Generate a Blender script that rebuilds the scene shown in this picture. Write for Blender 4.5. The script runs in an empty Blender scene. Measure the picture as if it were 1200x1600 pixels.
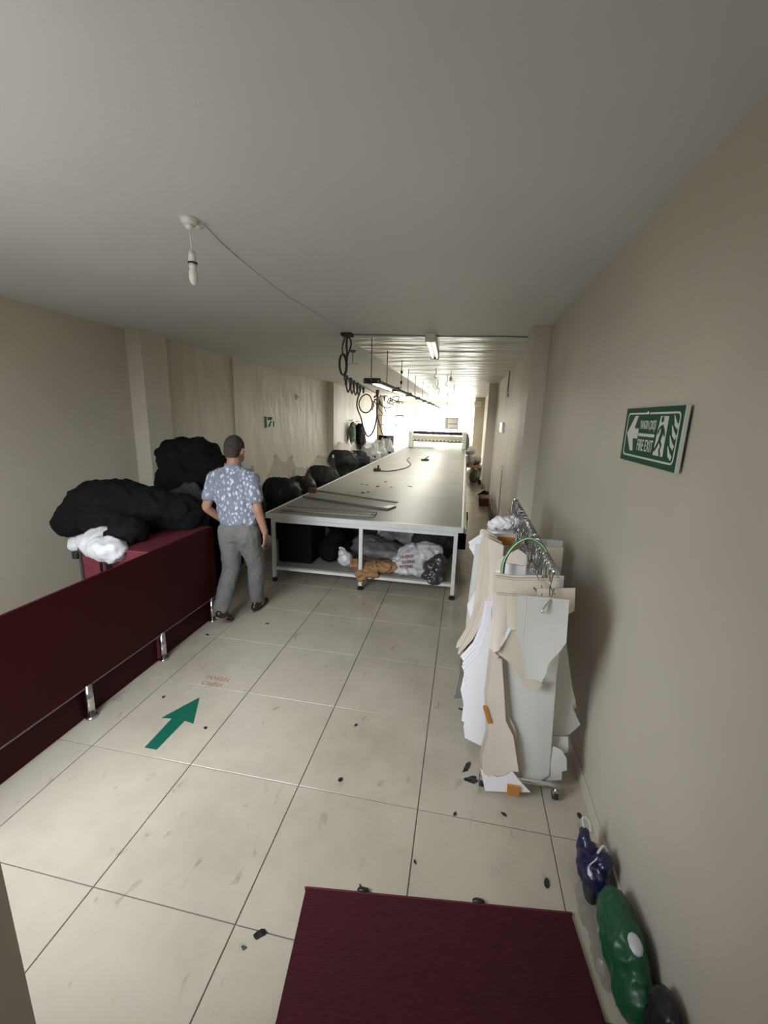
import bpy, bmesh, math, random
from math import pi, sin, cos, radians
from mathutils import Vector, Matrix, noise
random.seed(7)
SC = bpy.context.scene
COL = SC.collection

# ------------------------------------------------------------------ camera
H = 1.85
cam_d = bpy.data.cameras.new('camera')
cam = bpy.data.objects.new('camera', cam_d)
COL.objects.link(cam)
SC.camera = cam
cam_d.sensor_fit = 'HORIZONTAL'
cam_d.sensor_width = 36
cam_d.lens = 655.6 / 1200 * 36
cam_d.clip_start = 0.02
yaw, pitch, roll = .1817, .225, .0306
fwd = Vector((-sin(yaw) * cos(pitch), cos(yaw) * cos(pitch), -sin(pitch)))
rgt = Vector((cos(yaw), sin(yaw), 0))
up = rgt.cross(fwd)
r2 = cos(roll) * rgt + sin(roll) * up
u2 = -sin(roll) * rgt + cos(roll) * up
m = Matrix((r2, u2, -fwd)).transposed().to_4x4()
m.translation = Vector((0, 0, H))
cam.matrix_world = m

# ------------------------------------------------------------------ sky, lamps, exposure
SKY = 64.0
world = bpy.data.worlds.new('sky')
SC.world = world
world.use_nodes = True
bg = world.node_tree.nodes['Background']
bg.inputs[0].default_value = (1.0, .99, .94, 1)
bg.inputs[1].default_value = SKY
# overcast sky above the horizon, plain dull ground below it
wn, wl = world.node_tree.nodes, world.node_tree.links
wt = wn.new('ShaderNodeTexCoord'); ws = wn.new('ShaderNodeSeparateXYZ'); wr = wn.new('ShaderNodeValToRGB')
wm = wn.new('ShaderNodeMath'); wm.operation = 'MULTIPLY_ADD'; wm.inputs[1].default_value = .5; wm.inputs[2].default_value = .5
wl.new(wt.outputs['Generated'], ws.inputs[0]); wl.new(ws.outputs['Z'], wm.inputs[0]); wl.new(wm.outputs[0], wr.inputs[0])
wr.color_ramp.elements[0].position = .48; wr.color_ramp.elements[0].color = (.20, .19, .17, 1)
wr.color_ramp.elements[1].position = .52; wr.color_ramp.elements[1].color = (.90, .90, .86, 1)
we = wr.color_ramp.elements.new(1.0); we.color = (1.35, 1.37, 1.38, 1)
wl.new(wr.outputs[0], bg.inputs[0])
SC.view_settings.view_transform = 'Standard'
SC.view_settings.look = 'None'
SC.view_settings.gamma = 1
SC.view_settings.use_curve_mapping = False
SC.view_settings.exposure = 0.0
SC.cycles.max_bounces = 10
SC.cycles.diffuse_bounces = 7
SC.cycles.glossy_bounces = 4
SC.cycles.transparent_max_bounces = 12
SC.cycles.sample_clamp_indirect = 8
SC.cycles.caustics_reflective = False
SC.cycles.caustics_refractive = False

XL, XR, CZ, YF, YB = -3.88, 0.73, 2.72, 24.0, 0.30   # room: left, right, ceiling, far glazing, door wall


def area(name, loc, rot, sx, sy, power=None, col=(1, 1, 1), portal=False):
    d = bpy.data.lights.new(name, 'AREA')
    d.shape = 'RECTANGLE'
    d.size, d.size_y = sx, sy
    d.color = col
    d.energy = power or 1
    o = bpy.data.objects.new(name, d)
    COL.objects.link(o)
    o.location = loc
    o.rotation_euler = rot
    if portal:
        d.cycles.is_portal = True
    return o


# daylight through the glazed far end (light portals guide the sky's own light)
area('far_portal', (-1.6, YF - .12, 1.2), (-pi / 2, 0, 0), 4.5, 2.3, portal=True)
area('back_portal', (-1.95, .17, 1.72), (pi / 2, 0, 0), 1.9, 1.64, portal=True)
# fill light added in the unseen stair hall behind the camera
area('hall_fill', (0.1, -.7, 2.5), (0, 0, 0), 1.0, 0.5, power=5, col=(1, .99, .96))
# the lit tubes of the track over the table
area('track_lamp', (-1.12, 12.4, 2.195), (0, 0, 0), .03, 11.8, power=170, col=(1, .97, .86))


# ------------------------------------------------------------------ helpers
MATS = {}


def mat(name, col, rough=.6, spec=.5, metal=0, var=0, vscale=3, bump=0, bscale=40, col2=None, stretch=(1, 1, 1), alpha=None, emit=None, bdist=.01, coord='Object', tint=None):
    if name in MATS:
        return MATS[name]
    m = bpy.data.materials.new(name)
    m.use_nodes = True
    nt = m.node_tree
    N, L = nt.nodes, nt.links
    p = N['Principled BSDF']
    p.inputs['Base Color'].default_value = (*col, 1)
    p.inputs['Roughness'].default_value = rough
    p.inputs['Specular IOR Level'].default_value = spec
    p.inputs['Metallic'].default_value = metal
    if var or bump:
        tc = N.new('ShaderNodeTexCoord')
        mp = N.new('ShaderNodeMapping')
        mp.inputs['Scale'].default_value = stretch
        L.new(tc.outputs[coord], mp.inputs[0])
    if var:
        n = N.new('ShaderNodeTexNoise')
        n.inputs['Scale'].default_value = vscale
        n.inputs['Detail'].default_value = 5
        L.new(mp.outputs[0], n.inputs[0])
        r = N.new('ShaderNodeValToRGB')
        r.color_ramp.elements[0].position = .32
        r.color_ramp.elements[1].position = .68
        c2 = col2 or tuple(c * (1 - var) for c in col)
        r.color_ramp.elements[0].color = (*c2, 1)
        r.color_ramp.elements[1].color = (*col, 1)
        L.new(n.outputs[0], r.inputs[0])
        L.new(r.outputs[0], p.inputs['Base Color'])
    if bump:
        n = N.new('ShaderNodeTexNoise')
        n.inputs['Scale'].default_value = bscale
        n.inputs['Detail'].default_value = 4
        L.new(mp.outputs[0], n.inputs[0])
        b = N.new('ShaderNodeBump')
        b.inputs['Strength'].default_value = bump
        b.inputs['Distance'].default_value = bdist
        L.new(n.outputs[0], b.inputs['Height'])
        L.new(b.outputs[0], p.inputs['Normal'])
    if alpha is not None:
        t = N.new('ShaderNodeBsdfTransparent')
        if tint: t.inputs[0].default_value = (*tint, 1)
        x = N.new('ShaderNodeMixShader')
        x.inputs[0].default_value = alpha
        L.new(t.outputs[0], x.inputs[1])
        L.new(p.outputs[0], x.inputs[2])
        L.new(x.outputs[0], N['Material Output'].inputs[0])
    if emit:
        p.inputs['Emission Color'].default_value = (*emit[0], 1)
        p.inputs['Emission Strength'].default_value = emit[1]
    MATS[name] = m
    return m


def link(name, bm, m, parent=None, smooth=False, loc=None, rot=None):
    me = bpy.data.meshes.new(name)
    bmesh.ops.recalc_face_normals(bm, faces=bm.faces[:])
    if smooth:
        for f in bm.faces:
            f.smooth = True
    bm.to_mesh(me)
    bm.free()
    me.materials.append(m)
    o = bpy.data.objects.new(name, me)
    COL.objects.link(o)
    if parent:
        o.parent = parent
    if loc:
        o.location = loc
    if rot:
        o.rotation_euler = rot
    return o


def tag(o, label=None, cat=None, group=None, kind=None):
    if label: o['label'] = label
    if cat: o['category'] = cat
    if group: o['group'] = group
    if kind: o['kind'] = kind
    return o


def thing(name, label, cat, loc=(0, 0, 0), rz=0, group=None):
    o = bpy.data.objects.new(name, None)
    o.empty_display_size = .05
    COL.objects.link(o)
    o.location = loc
    o.rotation_euler = (0, 0, rz)
    return tag(o, label, cat, group)


def BM():
    return bmesh.new()


def box(bm, x0, x1, y0, y1, z0, z1, bev=0, rot=None, piv=None):
    r = bmesh.ops.create_cube(bm, size=1)
    vs = r['verts']
    for v in vs:
        v.co = Vector(((x0 + x1) / 2 + v.co.x * (x1 - x0), (y0 + y1) / 2 + v.co.y * (y1 - y0), (z0 + z1) / 2 + v.co.z * (z1 - z0)))
    if bev:
        es = list({e for v in vs for e in v.link_edges})
        q = bmesh.ops.bevel(bm, geom=es, offset=bev, segments=2, affect='EDGES', profile=.5)
        vs = list({v for f in q['faces'] for v in f.verts} | {v for v in vs if v.is_valid})
    if rot:
        pv = Vector(piv or ((x0 + x1) / 2, (y0 + y1) / 2, (z0 + z1) / 2))
        for v in vs:
            v.co = rot @ (v.co - pv) + pv
    return bm


def cyl(bm, p0, p1, r0, r1=None, seg=12):
    p0, p1 = Vector(p0), Vector(p1)
    r1 = r0 if r1 is None else r1
    d = p1 - p0
    q = d.to_track_quat('Z', 'Y').to_matrix().to_4x4()
    q.translation = (p0 + p1) / 2
    bmesh.ops.create_cone(bm, cap_ends=True, segments=seg, radius1=max(r0, 1e-5), radius2=max(r1, 1e-5), depth=d.length, matrix=q)
    return bm


def tube(bm, pts, r, seg=8, closed=False):
    pts = [Vector(p) for p in pts]
    n = len(pts)
    rings = []
    prev = None
    for i, p in enumerate(pts):
        if closed:
            t = pts[(i + 1) % n] - pts[i - 1]
        else:
            t = pts[min(i + 1, n - 1)] - pts[max(i - 1, 0)]
        t.normalize()
        a = prev if prev else (Vector((0, 0, 1)) if abs(t.z) < .9 else Vector((1, 0, 0)))
        b = t.cross(a).normalized()
        a = b.cross(t).normalized()
        prev = a
        rr = r[i] if isinstance(r, (list, tuple)) else r
        rings.append([bm.verts.new(p + (a * cos(2 * pi * k / seg) + b * sin(2 * pi * k / seg)) * rr) for k in range(seg)])
    for i in range(n if closed else n - 1):
        A, B = rings[i], rings[(i + 1) % n]
        for k in range(seg):
            bm.faces.new((A[k], A[(k + 1) % seg], B[(k + 1) % seg], B[k]))
    if not closed:
        bm.faces.new(rings[0][::-1])
        bm.faces.new(rings[-1])
    return bm


def smoothpath(pts, k=6):
    P = [Vector(p) for p in pts]
    P = [2 * P[0] - P[1]] + P + [2 * P[-1] - P[-2]]
    out = []
    for i in range(1, len(P) - 2):
        for j in range(k):
            t = j / k
            a, b, c, d = P[i - 1:i + 3]
            out.append(.5 * ((2 * b) + (c - a) * t + (2 * a - 5 * b + 4 * c - d) * t * t + (3 * b - a - 3 * c + d) * t ** 3))
    out.append(P[-2])
    return out


def prism(bm, pts, d0, d1, plane='XZ', bend=None):
    """closed outline extruded between depths d0 and d1"""
    def mk(u, v, d):
        if plane == 'XZ': return (u, d, v)
        if plane == 'XY': return (u, v, d)
        return (d, u, v)
    A = [bm.verts.new(mk(u, v, d0)) for u, v in pts]
    B = [bm.verts.new(mk(u, v, d1)) for u, v in pts]
    n = len(pts)
    f1 = bm.faces.new(A)
    f2 = bm.faces.new(B[::-1])
    for i in range(n):
        bm.faces.new((A[i], B[i], B[(i + 1) % n], A[(i + 1) % n]))
    f1.normal_update(); f2.normal_update()
    bmesh.ops.triangulate(bm, faces=[f1, f2])
    return bm


def ell(bm, c, r, rot=None, sub=2):
    q = bmesh.ops.create_icosphere(bm, subdivisions=sub, radius=1)
    R = rot or Matrix.Identity(3)
    for v in q['verts']:
        v.co = R @ Vector((v.co.x * r[0], v.co.y * r[1], v.co.z * r[2])) + Vector(c)
    return bm


def limb(bm, pts, radii, step=.4, flat=(1, 1)):
    """chain of overlapping ellipsoids along a polyline, radius tapering"""
    for (a, b, ra, rb) in zip(pts[:-1], pts[1:], radii[:-1], radii[1:]):
        a, b = Vector(a), Vector(b)
        n = max(2, int((b - a).length / (min(ra, rb) * step)))
        for i in range(n + 1):
            t = i / n
            r = ra + (rb - ra) * t
            ell(bm, a.lerp(b, t), (r * flat[0], r * flat[1], r), sub=2)
    return bm


def remesh(name, bm, m, vox, parent=None, sm=3, disp=None, loc=None):
    """fuse the shapes in bm into one continuous skin"""
    me = bpy.data.meshes.new(name + '_raw')
    bm.to_mesh(me)
    bm.free()
    t = bpy.data.objects.new('tmp', me)
    COL.objects.link(t)
    a = t.modifiers.new('r', 'REMESH')
    a.mode = 'VOXEL'
    a.voxel_size = vox
    if sm:
        s = t.modifiers.new('s', 'SMOOTH')
        s.iterations = sm
        s.factor = .5
    dg = bpy.context.evaluated_depsgraph_get()
    dg.update()
    new = bpy.data.meshes.new_from_object(t.evaluated_get(dg))
    bpy.data.objects.remove(t)
    bpy.data.meshes.remove(me)
    new.name = name
    if disp:
        amp, sc = disp[:2]
        st = disp[2] if len(disp) > 2 else (1, 1, 1)
        seed = Vector((random.random() * 50, random.random() * 50, 0))
        ns = [v.normal.copy() for v in new.vertices]
        for v, nn in zip(new.vertices, ns):
            q = Vector((v.co.x * sc * st[0], v.co.y * sc * st[1], v.co.z * sc * st[2])) + seed
            w = noise.noise_vector(q * .6) * .9
            d = 1 - abs(noise.noise(q + w)) * 2.2
            d += .5 * (1 - abs(noise.noise(q * 2.3 + w)) * 2)
            v.co += nn * (d - .7) * amp
    new.materials.clear()
    new.materials.append(m)
    new.polygons.foreach_set('use_smooth', [True] * len(new.polygons))
    new.update()
    o = bpy.data.objects.new(name, new)
    COL.objects.link(o)
    if parent: o.parent = parent
    if loc: o.location = loc
    return o


def copy_thing(o, loc=None, rz=None, label=None):
    c = o.copy()
    COL.objects.link(c)
    for ch in o.children:
        d = ch.copy()
        COL.objects.link(d)
        d.parent = c
        for g in ch.children:
            e = g.copy()
            COL.objects.link(e)
            e.parent = d
    if loc: c.location = loc
    if rz is not None: c.rotation_euler = (0, 0, rz)
    if label: c['label'] = label
    return c


def flat_text(name, txt, m, parent, origin, ux, uy, width, height, depth=.0008):
    """lettering as a thin mesh: origin = lower-left, ux/uy = unit vectors of its plane"""
    cu = bpy.data.curves.new('t', 'FONT')
    cu.body = txt
    cu.size = 1
    cu.extrude = .01
    cu.offset = .006
    t = bpy.data.objects.new('t', cu)
    COL.objects.link(t)
    dg = bpy.context.evaluated_depsgraph_get()
    dg.update()
    me = bpy.data.meshes.new_from_object(t.evaluated_get(dg))
    bpy.data.objects.remove(t)
    xs = [v.co.x for v in me.vertices]
    ys = [v.co.y for v in me.vertices]
    x0, x1, y0, y1 = min(xs), max(xs), min(ys), max(ys)
    ux, uy = Vector(ux), Vector(uy)
    un = ux.cross(uy)
    for v in me.vertices:
        a = (v.co.x - x0) / (x1 - x0) * width
        b = (v.co.y - y0) / (y1 - y0) * height
        v.co = Vector(origin) + ux * a + uy * b + un * (v.co.z / .01 * depth / 2)
    me.materials.clear()
    me.materials.append(m)
    me.name = name
    o = bpy.data.objects.new(name, me)
    COL.objects.link(o)
    o.parent = parent
    return o


# ------------------------------------------------------------------ materials
M_wall = mat('wall_paint', (.575, .53, .455), .55, .35, var=.10, vscale=1.3, bump=.15, bscale=14)
M_wallr = mat('wall_rough', (.60, .56, .475), .5, .4, var=.16, vscale=2.2, bump=.8, bscale=3.0, stretch=(1, 1, .45), bdist=.04)
M_ceil = mat('ceiling_paint', (.74, .745, .745), .55, .3, var=.05, vscale=1, bump=.12, bscale=30)
M_ceilr = mat('ceiling_rough', (.66, .655, .63), .30, .6, var=.12, vscale=2.5, bump=.9, bscale=2.6, stretch=(.42, 1.15, 1), bdist=.15)
M_grout = mat('grout', (.17, .155, .135), .9)
M_maroon = mat('maroon_laminate_shade', (.042, .004, .006), .45, .12, var=.15, vscale=6, stretch=(1, 1, 12))  # same laminate as the cabinet, its shaded side darkened in the colour
M_maroon2 = mat('maroon_lit_and_edging', (.12, .02, .031), .5, .4, var=.1, vscale=6)  # laminate's lit tone put into the colour; also the mat's edging
M_chrome = mat('chrome', (.75, .75, .75), .18, .5, 1)
M_white = mat('white_enamel', (.72, .73, .72), .35, .5, var=.08, vscale=8)
M_whitep = mat('white_plastic', (.75, .74, .70), .4)
M_black = mat('black_cloth', (.006, .006, .0065), .9, .15, bump=.3, bscale=60)
M_blackp = mat('black_plastic', (.015, .015, .017), .35, .5)
M_dgrey = mat('dark_grey_cloth', (.05, .05, .052), .85, .2, var=.3, vscale=10)
M_grey = mat('grey_wrap', (.22, .215, .205), .45, .5, var=.25, vscale=5, bump=.5, bscale=12)
M_tint = mat('light_dimming_glass', (.5, .52, .55), .05, .5, alpha=.06, tint=(.475, .485, .50))  # tint added to cut the sky's light through the unseen back window
M_glass = mat('glass', (.9, .95, .95), .03, .5, alpha=.08)
M_film = mat('clear_film', (.13, .135, .13), .16, .8, bump=.9, bscale=14, alpha=.15)
M_filmw = mat('milky_film', (.80, .81, .80), .25, .7, bump=.9, bscale=14, alpha=.5)
M_bagw = mat('white_bag', (.58, .585, .61), .35, .6, bump=.6, bscale=18)
M_kraft = mat('kraft_paper', (.42, .24, .12), .75, .2, var=.25, vscale=7, bump=.5, bscale=18)
M_tape = mat('brown_tape', (.50, .22, .05), .3, .6)
M_green = mat('sign_green', (.022, .085, .04), .7, .15)
M_arrow = mat('floor_green', (.004, .115, .075), .5)
M_signw = mat('sign_white', (.68, .69, .65), .7, .15)
M_red = mat('faded_red', (.26, .05, .04), .7, var=.5, vscale=60, col2=(.46, .30, .25))
M_edge = mat('card_edge', (.24, .19, .14), .8)
M_card = mat('card_cream', (.74, .67, .57), .7, .2, var=.08, vscale=6)
M_cardp = mat('card_pinkish', (.80, .715, .645), .7, .2, var=.08, vscale=6)
M_cardg = mat('card_grey', (.72, .72, .69), .7, .2, var=.06, vscale=4)
M_paper = mat('paper_white', (.88, .88, .92), .6, .2)
M_brown = mat('red_brown', (.12, .035, .02), .6)
M_skin = mat('skin', (.40, .215, .145), .5, .4, var=.12, vscale=14)
M_wire = mat('steel_wire', (.42, .42, .43), .25, .5, 1)
M_hair = mat('grey_hair', (.075, .062, .052), .8, .2, var=.45, vscale=50, bump=.8, bscale=90)
M_trous = mat('grey_trousers', (.17, .17, .165), .85, .2, var=.12, vscale=18, bump=.25, bscale=30)
M_shoe = mat('brown_leather', (.028, .013, .011), .35, .5)
M_sole = mat('grey_sole', (.22, .21, .19), .7)
M_cable = mat('black_cable', (.02, .02, .02), .5)
M_cableg = mat('grey_cable', (.14, .13, .11), .6)
M_tube = mat('lamp_tube', (.85, .85, .8), .4, emit=((1, 1, .9), 1.6))
M_lit = mat('lit_panel', (.8, .8, .75), .4, emit=((1, 1, .88), 2.5))
M_alu = mat('aluminium', (.62, .61, .57), .35, .5, .7)
M_plywood = mat('table_laminate', (.33, .32, .285), .43, .26, var=.22, vscale=1.6, bump=.12, bscale=3, stretch=(1, .4, 1))
# ------------------------------------------------------------------ the room
def struct(name, bm, m, parent=None):
    o = link(name, bm, m, parent)
    if not parent: o['kind'] = 'structure'
    return o


# floor: a bed of grout with single tiles on it
M_tile = mat('floor_tile', (.66, .605, .50), .16, .5, var=.10, vscale=1.5)
nt = M_tile.node_tree
N, L = nt.nodes, nt.links
p = N['Principled BSDF']
geo = N.new('ShaderNodeNewGeometry')
nz = N.new('ShaderNodeTexNoise'); nz.inputs['Scale'].default_value = 1.1; nz.inputs['Detail'].default_value = 8; nz.inputs['Roughness'].default_value = .65
L.new(geo.outputs['Position'], nz.inputs[0])
rp = N.new('ShaderNodeValToRGB')
rp.color_ramp.elements[0].position = .30; rp.color_ramp.elements[0].color = (.42, .37, .30, 1)
rp.color_ramp.elements[1].position = .55; rp.color_ramp.elements[1].color = (.55, .50, .415, 1)
L.new(nz.outputs[0], rp.inputs[0])
# scuffs: small dark streaks worn into the glaze
sc = N.new('ShaderNodeTexNoise'); sc.inputs['Scale'].default_value = 16; sc.inputs['Detail'].default_value = 6; sc.inputs['Distortion'].default_value = .6
mp = N.new('ShaderNodeMapping'); mp.inputs['Scale'].default_value = (1, .5, 1)
L.new(geo.outputs['Position'], mp.inputs[0]); L.new(mp.outputs[0], sc.inputs[0])
rs = N.new('ShaderNodeValToRGB')
rs.color_ramp.elements[0].position = .24; rs.color_ramp.elements[0].color = (.6, .57, .52, 1)
rs.color_ramp.elements[1].position = .36; rs.color_ramp.elements[1].color = (1, 1, 1, 1)
L.new(sc.outputs[0], rs.inputs[0])
mx = N.new('ShaderNodeMix'); mx.data_type = 'RGBA'; mx.blend_type = 'MULTIPLY'; mx.inputs[0].default_value = .8
L.new(rp.outputs[0], mx.inputs[6]); L.new(rs.outputs[0], mx.inputs[7]); L.new(mx.outputs[2], p.inputs['Base Color'])
rr = N.new('ShaderNodeMapRange'); rr.inputs[3].default_value = .30; rr.inputs[4].default_value = .13
L.new(nz.outputs[0], rr.inputs[0]); L.new(rr.outputs[0], p.inputs['Roughness'])

bm = BM(); box(bm, XL - .3, XR + .3, .18, YF + .3, -.12, -.005); box(bm, -.66, XR + .2, -1.2, .18, -.12, -.005)
floor = struct('floor', bm, M_grout)
T, TX, TY = .611, -.7065, 1.06
tile_cache = {}


def tile_mesh(w, d, g=.0022):
    k = (round(w, 3), round(d, 3))
    if k not in tile_cache:
        b = BM(); box(b, 0, 1, 0, 1, -.004, 0)
        for v in b.verts:
            v.co.x = g + v.co.x * (w - 2 * g); v.co.y = g + v.co.y * (d - 2 * g)
        top = [e for e in b.edges if all(v.co.z > -.001 for v in e.verts)]
        bmesh.ops.bevel(b, geom=top, offset=.0016, segments=1, affect='EDGES')
        bmesh.ops.recalc_face_normals(b, faces=b.faces[:])
        me = bpy.data.meshes.new('tile'); b.to_mesh(me); b.free()
        me.materials.append(M_tile)
        tile_cache[k] = me
    return tile_cache[k]


far_bm = BM()
cols = []
x = TX - 6 * T
while x < XR:
    a, b_ = max(x, XL), min(x + T, XR)
    if b_ - a > .02: cols.append((a, b_))
    x += T
row = 0
y = TY - 6 * T
while y < YF:
    y1 = min(y + T, YF)
    for a, b_ in cols:
        if y1 < .18 and a < -.75 or y < -1.2: continue
        if y < 12.5 and y > -.5:
            o = bpy.data.objects.new('tile', tile_mesh(b_ - a, y1 - y))
            COL.objects.link(o); o.parent = floor; o.location = (a, y, 0)
        else:
            box(far_bm, a + .0022, b_ - .0022, y + .0022, y1 - .0022, -.004, 0)
    y += T
o = link('distant_tiles', far_bm, M_tile, floor); o['kind'] = 'stuff'

# ceiling: painted smooth near the door, rough trowelled plaster beyond
bm = BM(); box(bm, XL - .3, XR + .3, .18, 5.0, CZ, CZ + .2); box(bm, -.66, XR + .2, -1.2, .18, CZ, CZ + .2)
struct('ceiling', bm, M_ceil)
bm = BM(); box(bm, XL - .3, -1.42, 5.0, YF + .3, CZ, CZ + .2)
struct('ceiling', bm, M_ceil)
bm = BM(); box(bm, -1.42, XR + .3, 5.0, YF + .3, CZ, CZ + .2)
struct('ceiling', bm, M_ceilr)

# left wall: smooth paint near the door, rough plaster beyond
bm = BM(); box(bm, XL - .2, XL, .18, 5.2, 0, CZ)
struct('wall_left', bm, M_wall)
bm = BM(); box(bm, XL - .2, XL, 5.2, YF + .2, 0, CZ)
struct('wall_left', bm, M_wallr)
bm = BM(); box(bm, XR, XR + .2, -1.2, 4.6, 0, CZ)
struct('wall_right', bm, M_wall)
bm = BM(); box(bm, XR, XR + .2, 4.6, 19.2, 0, CZ); box(bm, XR, XR + .2, 19.2, YF + .2, 0, .3); box(bm, XR, XR + .2, 19.2, YF + .2, 2.35, CZ)
struct('wall_right', bm, M_wallr)
# wall the camera's doorway is cut in, its jamb shows at the lower left
bm = BM(); box(bm, XL - .2, -2.9, .18, YB, 0, CZ); box(bm, -1.0, -.50, .18, YB, 0, CZ); box(bm, -2.9, -1.0, .18, YB, 0, .9); box(bm, -2.9, -1.0, .18, YB, 2.54, CZ); box(bm, -.50, XR, .18, YB, 2.3, CZ)
struct('wall_back', bm, M_wall)
bm = BM(); box(bm, -.66, -.60, -1.1, .18, 0, CZ); box(bm, -.66, XR, -1.2, -1.1, 0, CZ)
struct('wall_hall', bm, M_wall)
# pillars
for k, (x0, x1, y0, y1, mm) in enumerate([(XL, -3.68, 4.45, 4.88, M_wall), (XL, -3.68, 11.7, 12.2, M_wallr), (XL, -3.65, 18.8, 19.2, M_wallr),
                                          (.57, XR, 4.42, 4.85, M_wall), (.52, XR, 11.2, 11.7, M_wallr), (.34, XR, 18.6, 19.2, M_wallr)]):
    bm = BM(); box(bm, x0, x1, y0, y1, 0, CZ, .004)
    o = struct('trim_%d' % (k + 1), bm, mm)
# vertical duct on the left wall
bm = BM(); box(bm, XL, XL + .035, 6.70, 6.77, 0, CZ, .006)
struct('trim_7', bm, M_wallr)
# skirting along the right wall
bm = BM(); box(bm, XR - .012, XR, .30, 4.42, 0, .07, .003)
struct('baseboard_right', bm, M_wall)


def glazed(name, bars, panes, m=M_alu, g=M_glass):
    t = bpy.data.objects.new(name, None); COL.objects.link(t); t['kind'] = 'structure'
    for b_ in bars:
        bm = BM(); box(bm, *b_, .006); link('frame_bar', bm, m, t)
    for b_ in panes:
        bm = BM(); box(bm, *b_); link('pane', bm, g, t)
    return t


M_frame = mat('frame_paint', (.40, .40, .33), .5)
# far glazing
vx = [XL, -2.95, -1.75, -.75, .40, XR]
bars = [(x - .08, x + .08, YF - .05, YF + .05, 0, CZ) for x in vx[1:-1]] + [(XL, XL + .08, YF - .05, YF + .05, 0, CZ), (XR - .05, XR, YF - .05, YF + .05, 0, CZ)]
bars += [(XL, XR, YF - .07, YF + .04, z - h / 2, z + h / 2) for z, h in ((2.62, .18), (2.38, .10), (2.14, .10), (1.88, .12), (.06, .10))]
zz = [(.11, 1.82), (1.94, 2.09), (2.19, 2.33), (2.43, 2.53)]
panes = [(a + .08, b_ - .08, YF - .004, YF + .004, z0, z1) for a, b_ in zip(vx[:-1], vx[1:]) for z0, z1 in zz]
glazed('window_1', bars, panes, M_frame)
glazed('window_2', [(XR + .02, XR + .1, y - .03, y + .03, .3, 2.35) for y in (19.25, 21.6, 23.9)] + [(XR + .02, XR + .1, 19.2, YF, z, z + .05) for z in (.3, 2.30)],
       [(XR + .055, XR + .063, a, b_, .35, 2.3) for a, b_ in ((19.28, 21.57), (21.63, 23.87))], M_frame)
# window in the door wall behind the camera's left shoulder
glazed('window_3', [(x - .03, x + .03, .21, .27, .9, 2.4) for x in (-2.87, -1.95, -1.03)] + [(-2.9, -1.0, .21, .27, z, z + .05) for z in (.9, 2.49)],
       [(a, b_, .236, .244, .95, 2.49) for a, b_ in ((-2.84, -1.98), (-1.92, -1.06))], M_frame, M_tint)

# street outside the glazing
bm = BM(); box(bm, -30, 30, YF + .3, 60, -.25, -.05)
struct('street', bm, mat('pavement', (.35, .34, .32), .9, var=.2, vscale=1))
bt = thing('apartment_building', 'pale building across the street beyond the far glazing', 'building', (0, 44, -.05))
bm = BM(); box(bm, -16, 12, 0, 6, 0, 9); link('wall', bm, mat('render_pale', (.62, .63, .60), .8), bt)
for bx in (-12, -8.6, -5.4, -2.2, .5, 3.2, 6.4):
    for bz in (.9, 4.2):
        bm = BM(); box(bm, bx, bx + 1.5, -.10, .05, bz, bz + 1.6, .02); f = link('window_frame', bm, M_whitep, bt)
        bm = BM(); box(bm, bx + .1, bx + .7, -.13, -.10, bz + .1, bz + 1.5); box(bm, bx + .8, bx + 1.4, -.13, -.10, bz + .1, bz + 1.5)
        link('pane', bm, mat('dark_glass', (.05, .065, .055), .1), f)
for (tx, ty, h) in ((-7.2, 37, 3.2), (-3.6, 40, 2.8)):
    tr = thing('street_tree', 'small green tree on the pavement beyond the %s glazing' % ('left' if tx < -5 else 'middle'), 'tree', (tx, ty, -.05))
    bm = BM(); cyl(bm, (0, 0, 0), (0, 0, h * .6), .07, .05); link('trunk', bm, M_brown, tr)
    bm = BM()
    for k in range(420):
        u = Vector((random.gauss(0, 1), random.gauss(0, 1), random.gauss(0, 1))).normalized() * random.uniform(.5, 1)
        c = Vector((u.x * .9, u.y * .9, h * .8 + u.z * .8))
        a = Vector((random.uniform(-1, 1), random.uniform(-1, 1), random.uniform(-1, 1))).normalized() * .11
        b_ = a.orthogonal().normalized() * .07
        bm.faces.new([bm.verts.new(c + q) for q in (a, b_, -a, -b_)])
    o = link('foliage', bm, mat('leaves', (.08, .16, .04), .6, var=.4, vscale=3), tr); o['kind'] = 'stuff'

# ------------------------------------------------------------------ reception counter (maroon boards on chrome feet)
ct = thing('counter', 'long low maroon counter on chrome feet along the left side', 'counter', (-2.11, 2.2, 0))


def at(o, v):
    return tuple(Vector(v) - o.location)


def lbox(t, name, m, x0, x1, y0, y1, z0, z1, bev=.003):
    bm = BM(); box(bm, x0, x1, y0, y1, z0, z1, bev)
    bmesh.ops.translate(bm, verts=bm.verts, vec=-t.location)
    return link(name, bm, m, t)


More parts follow.
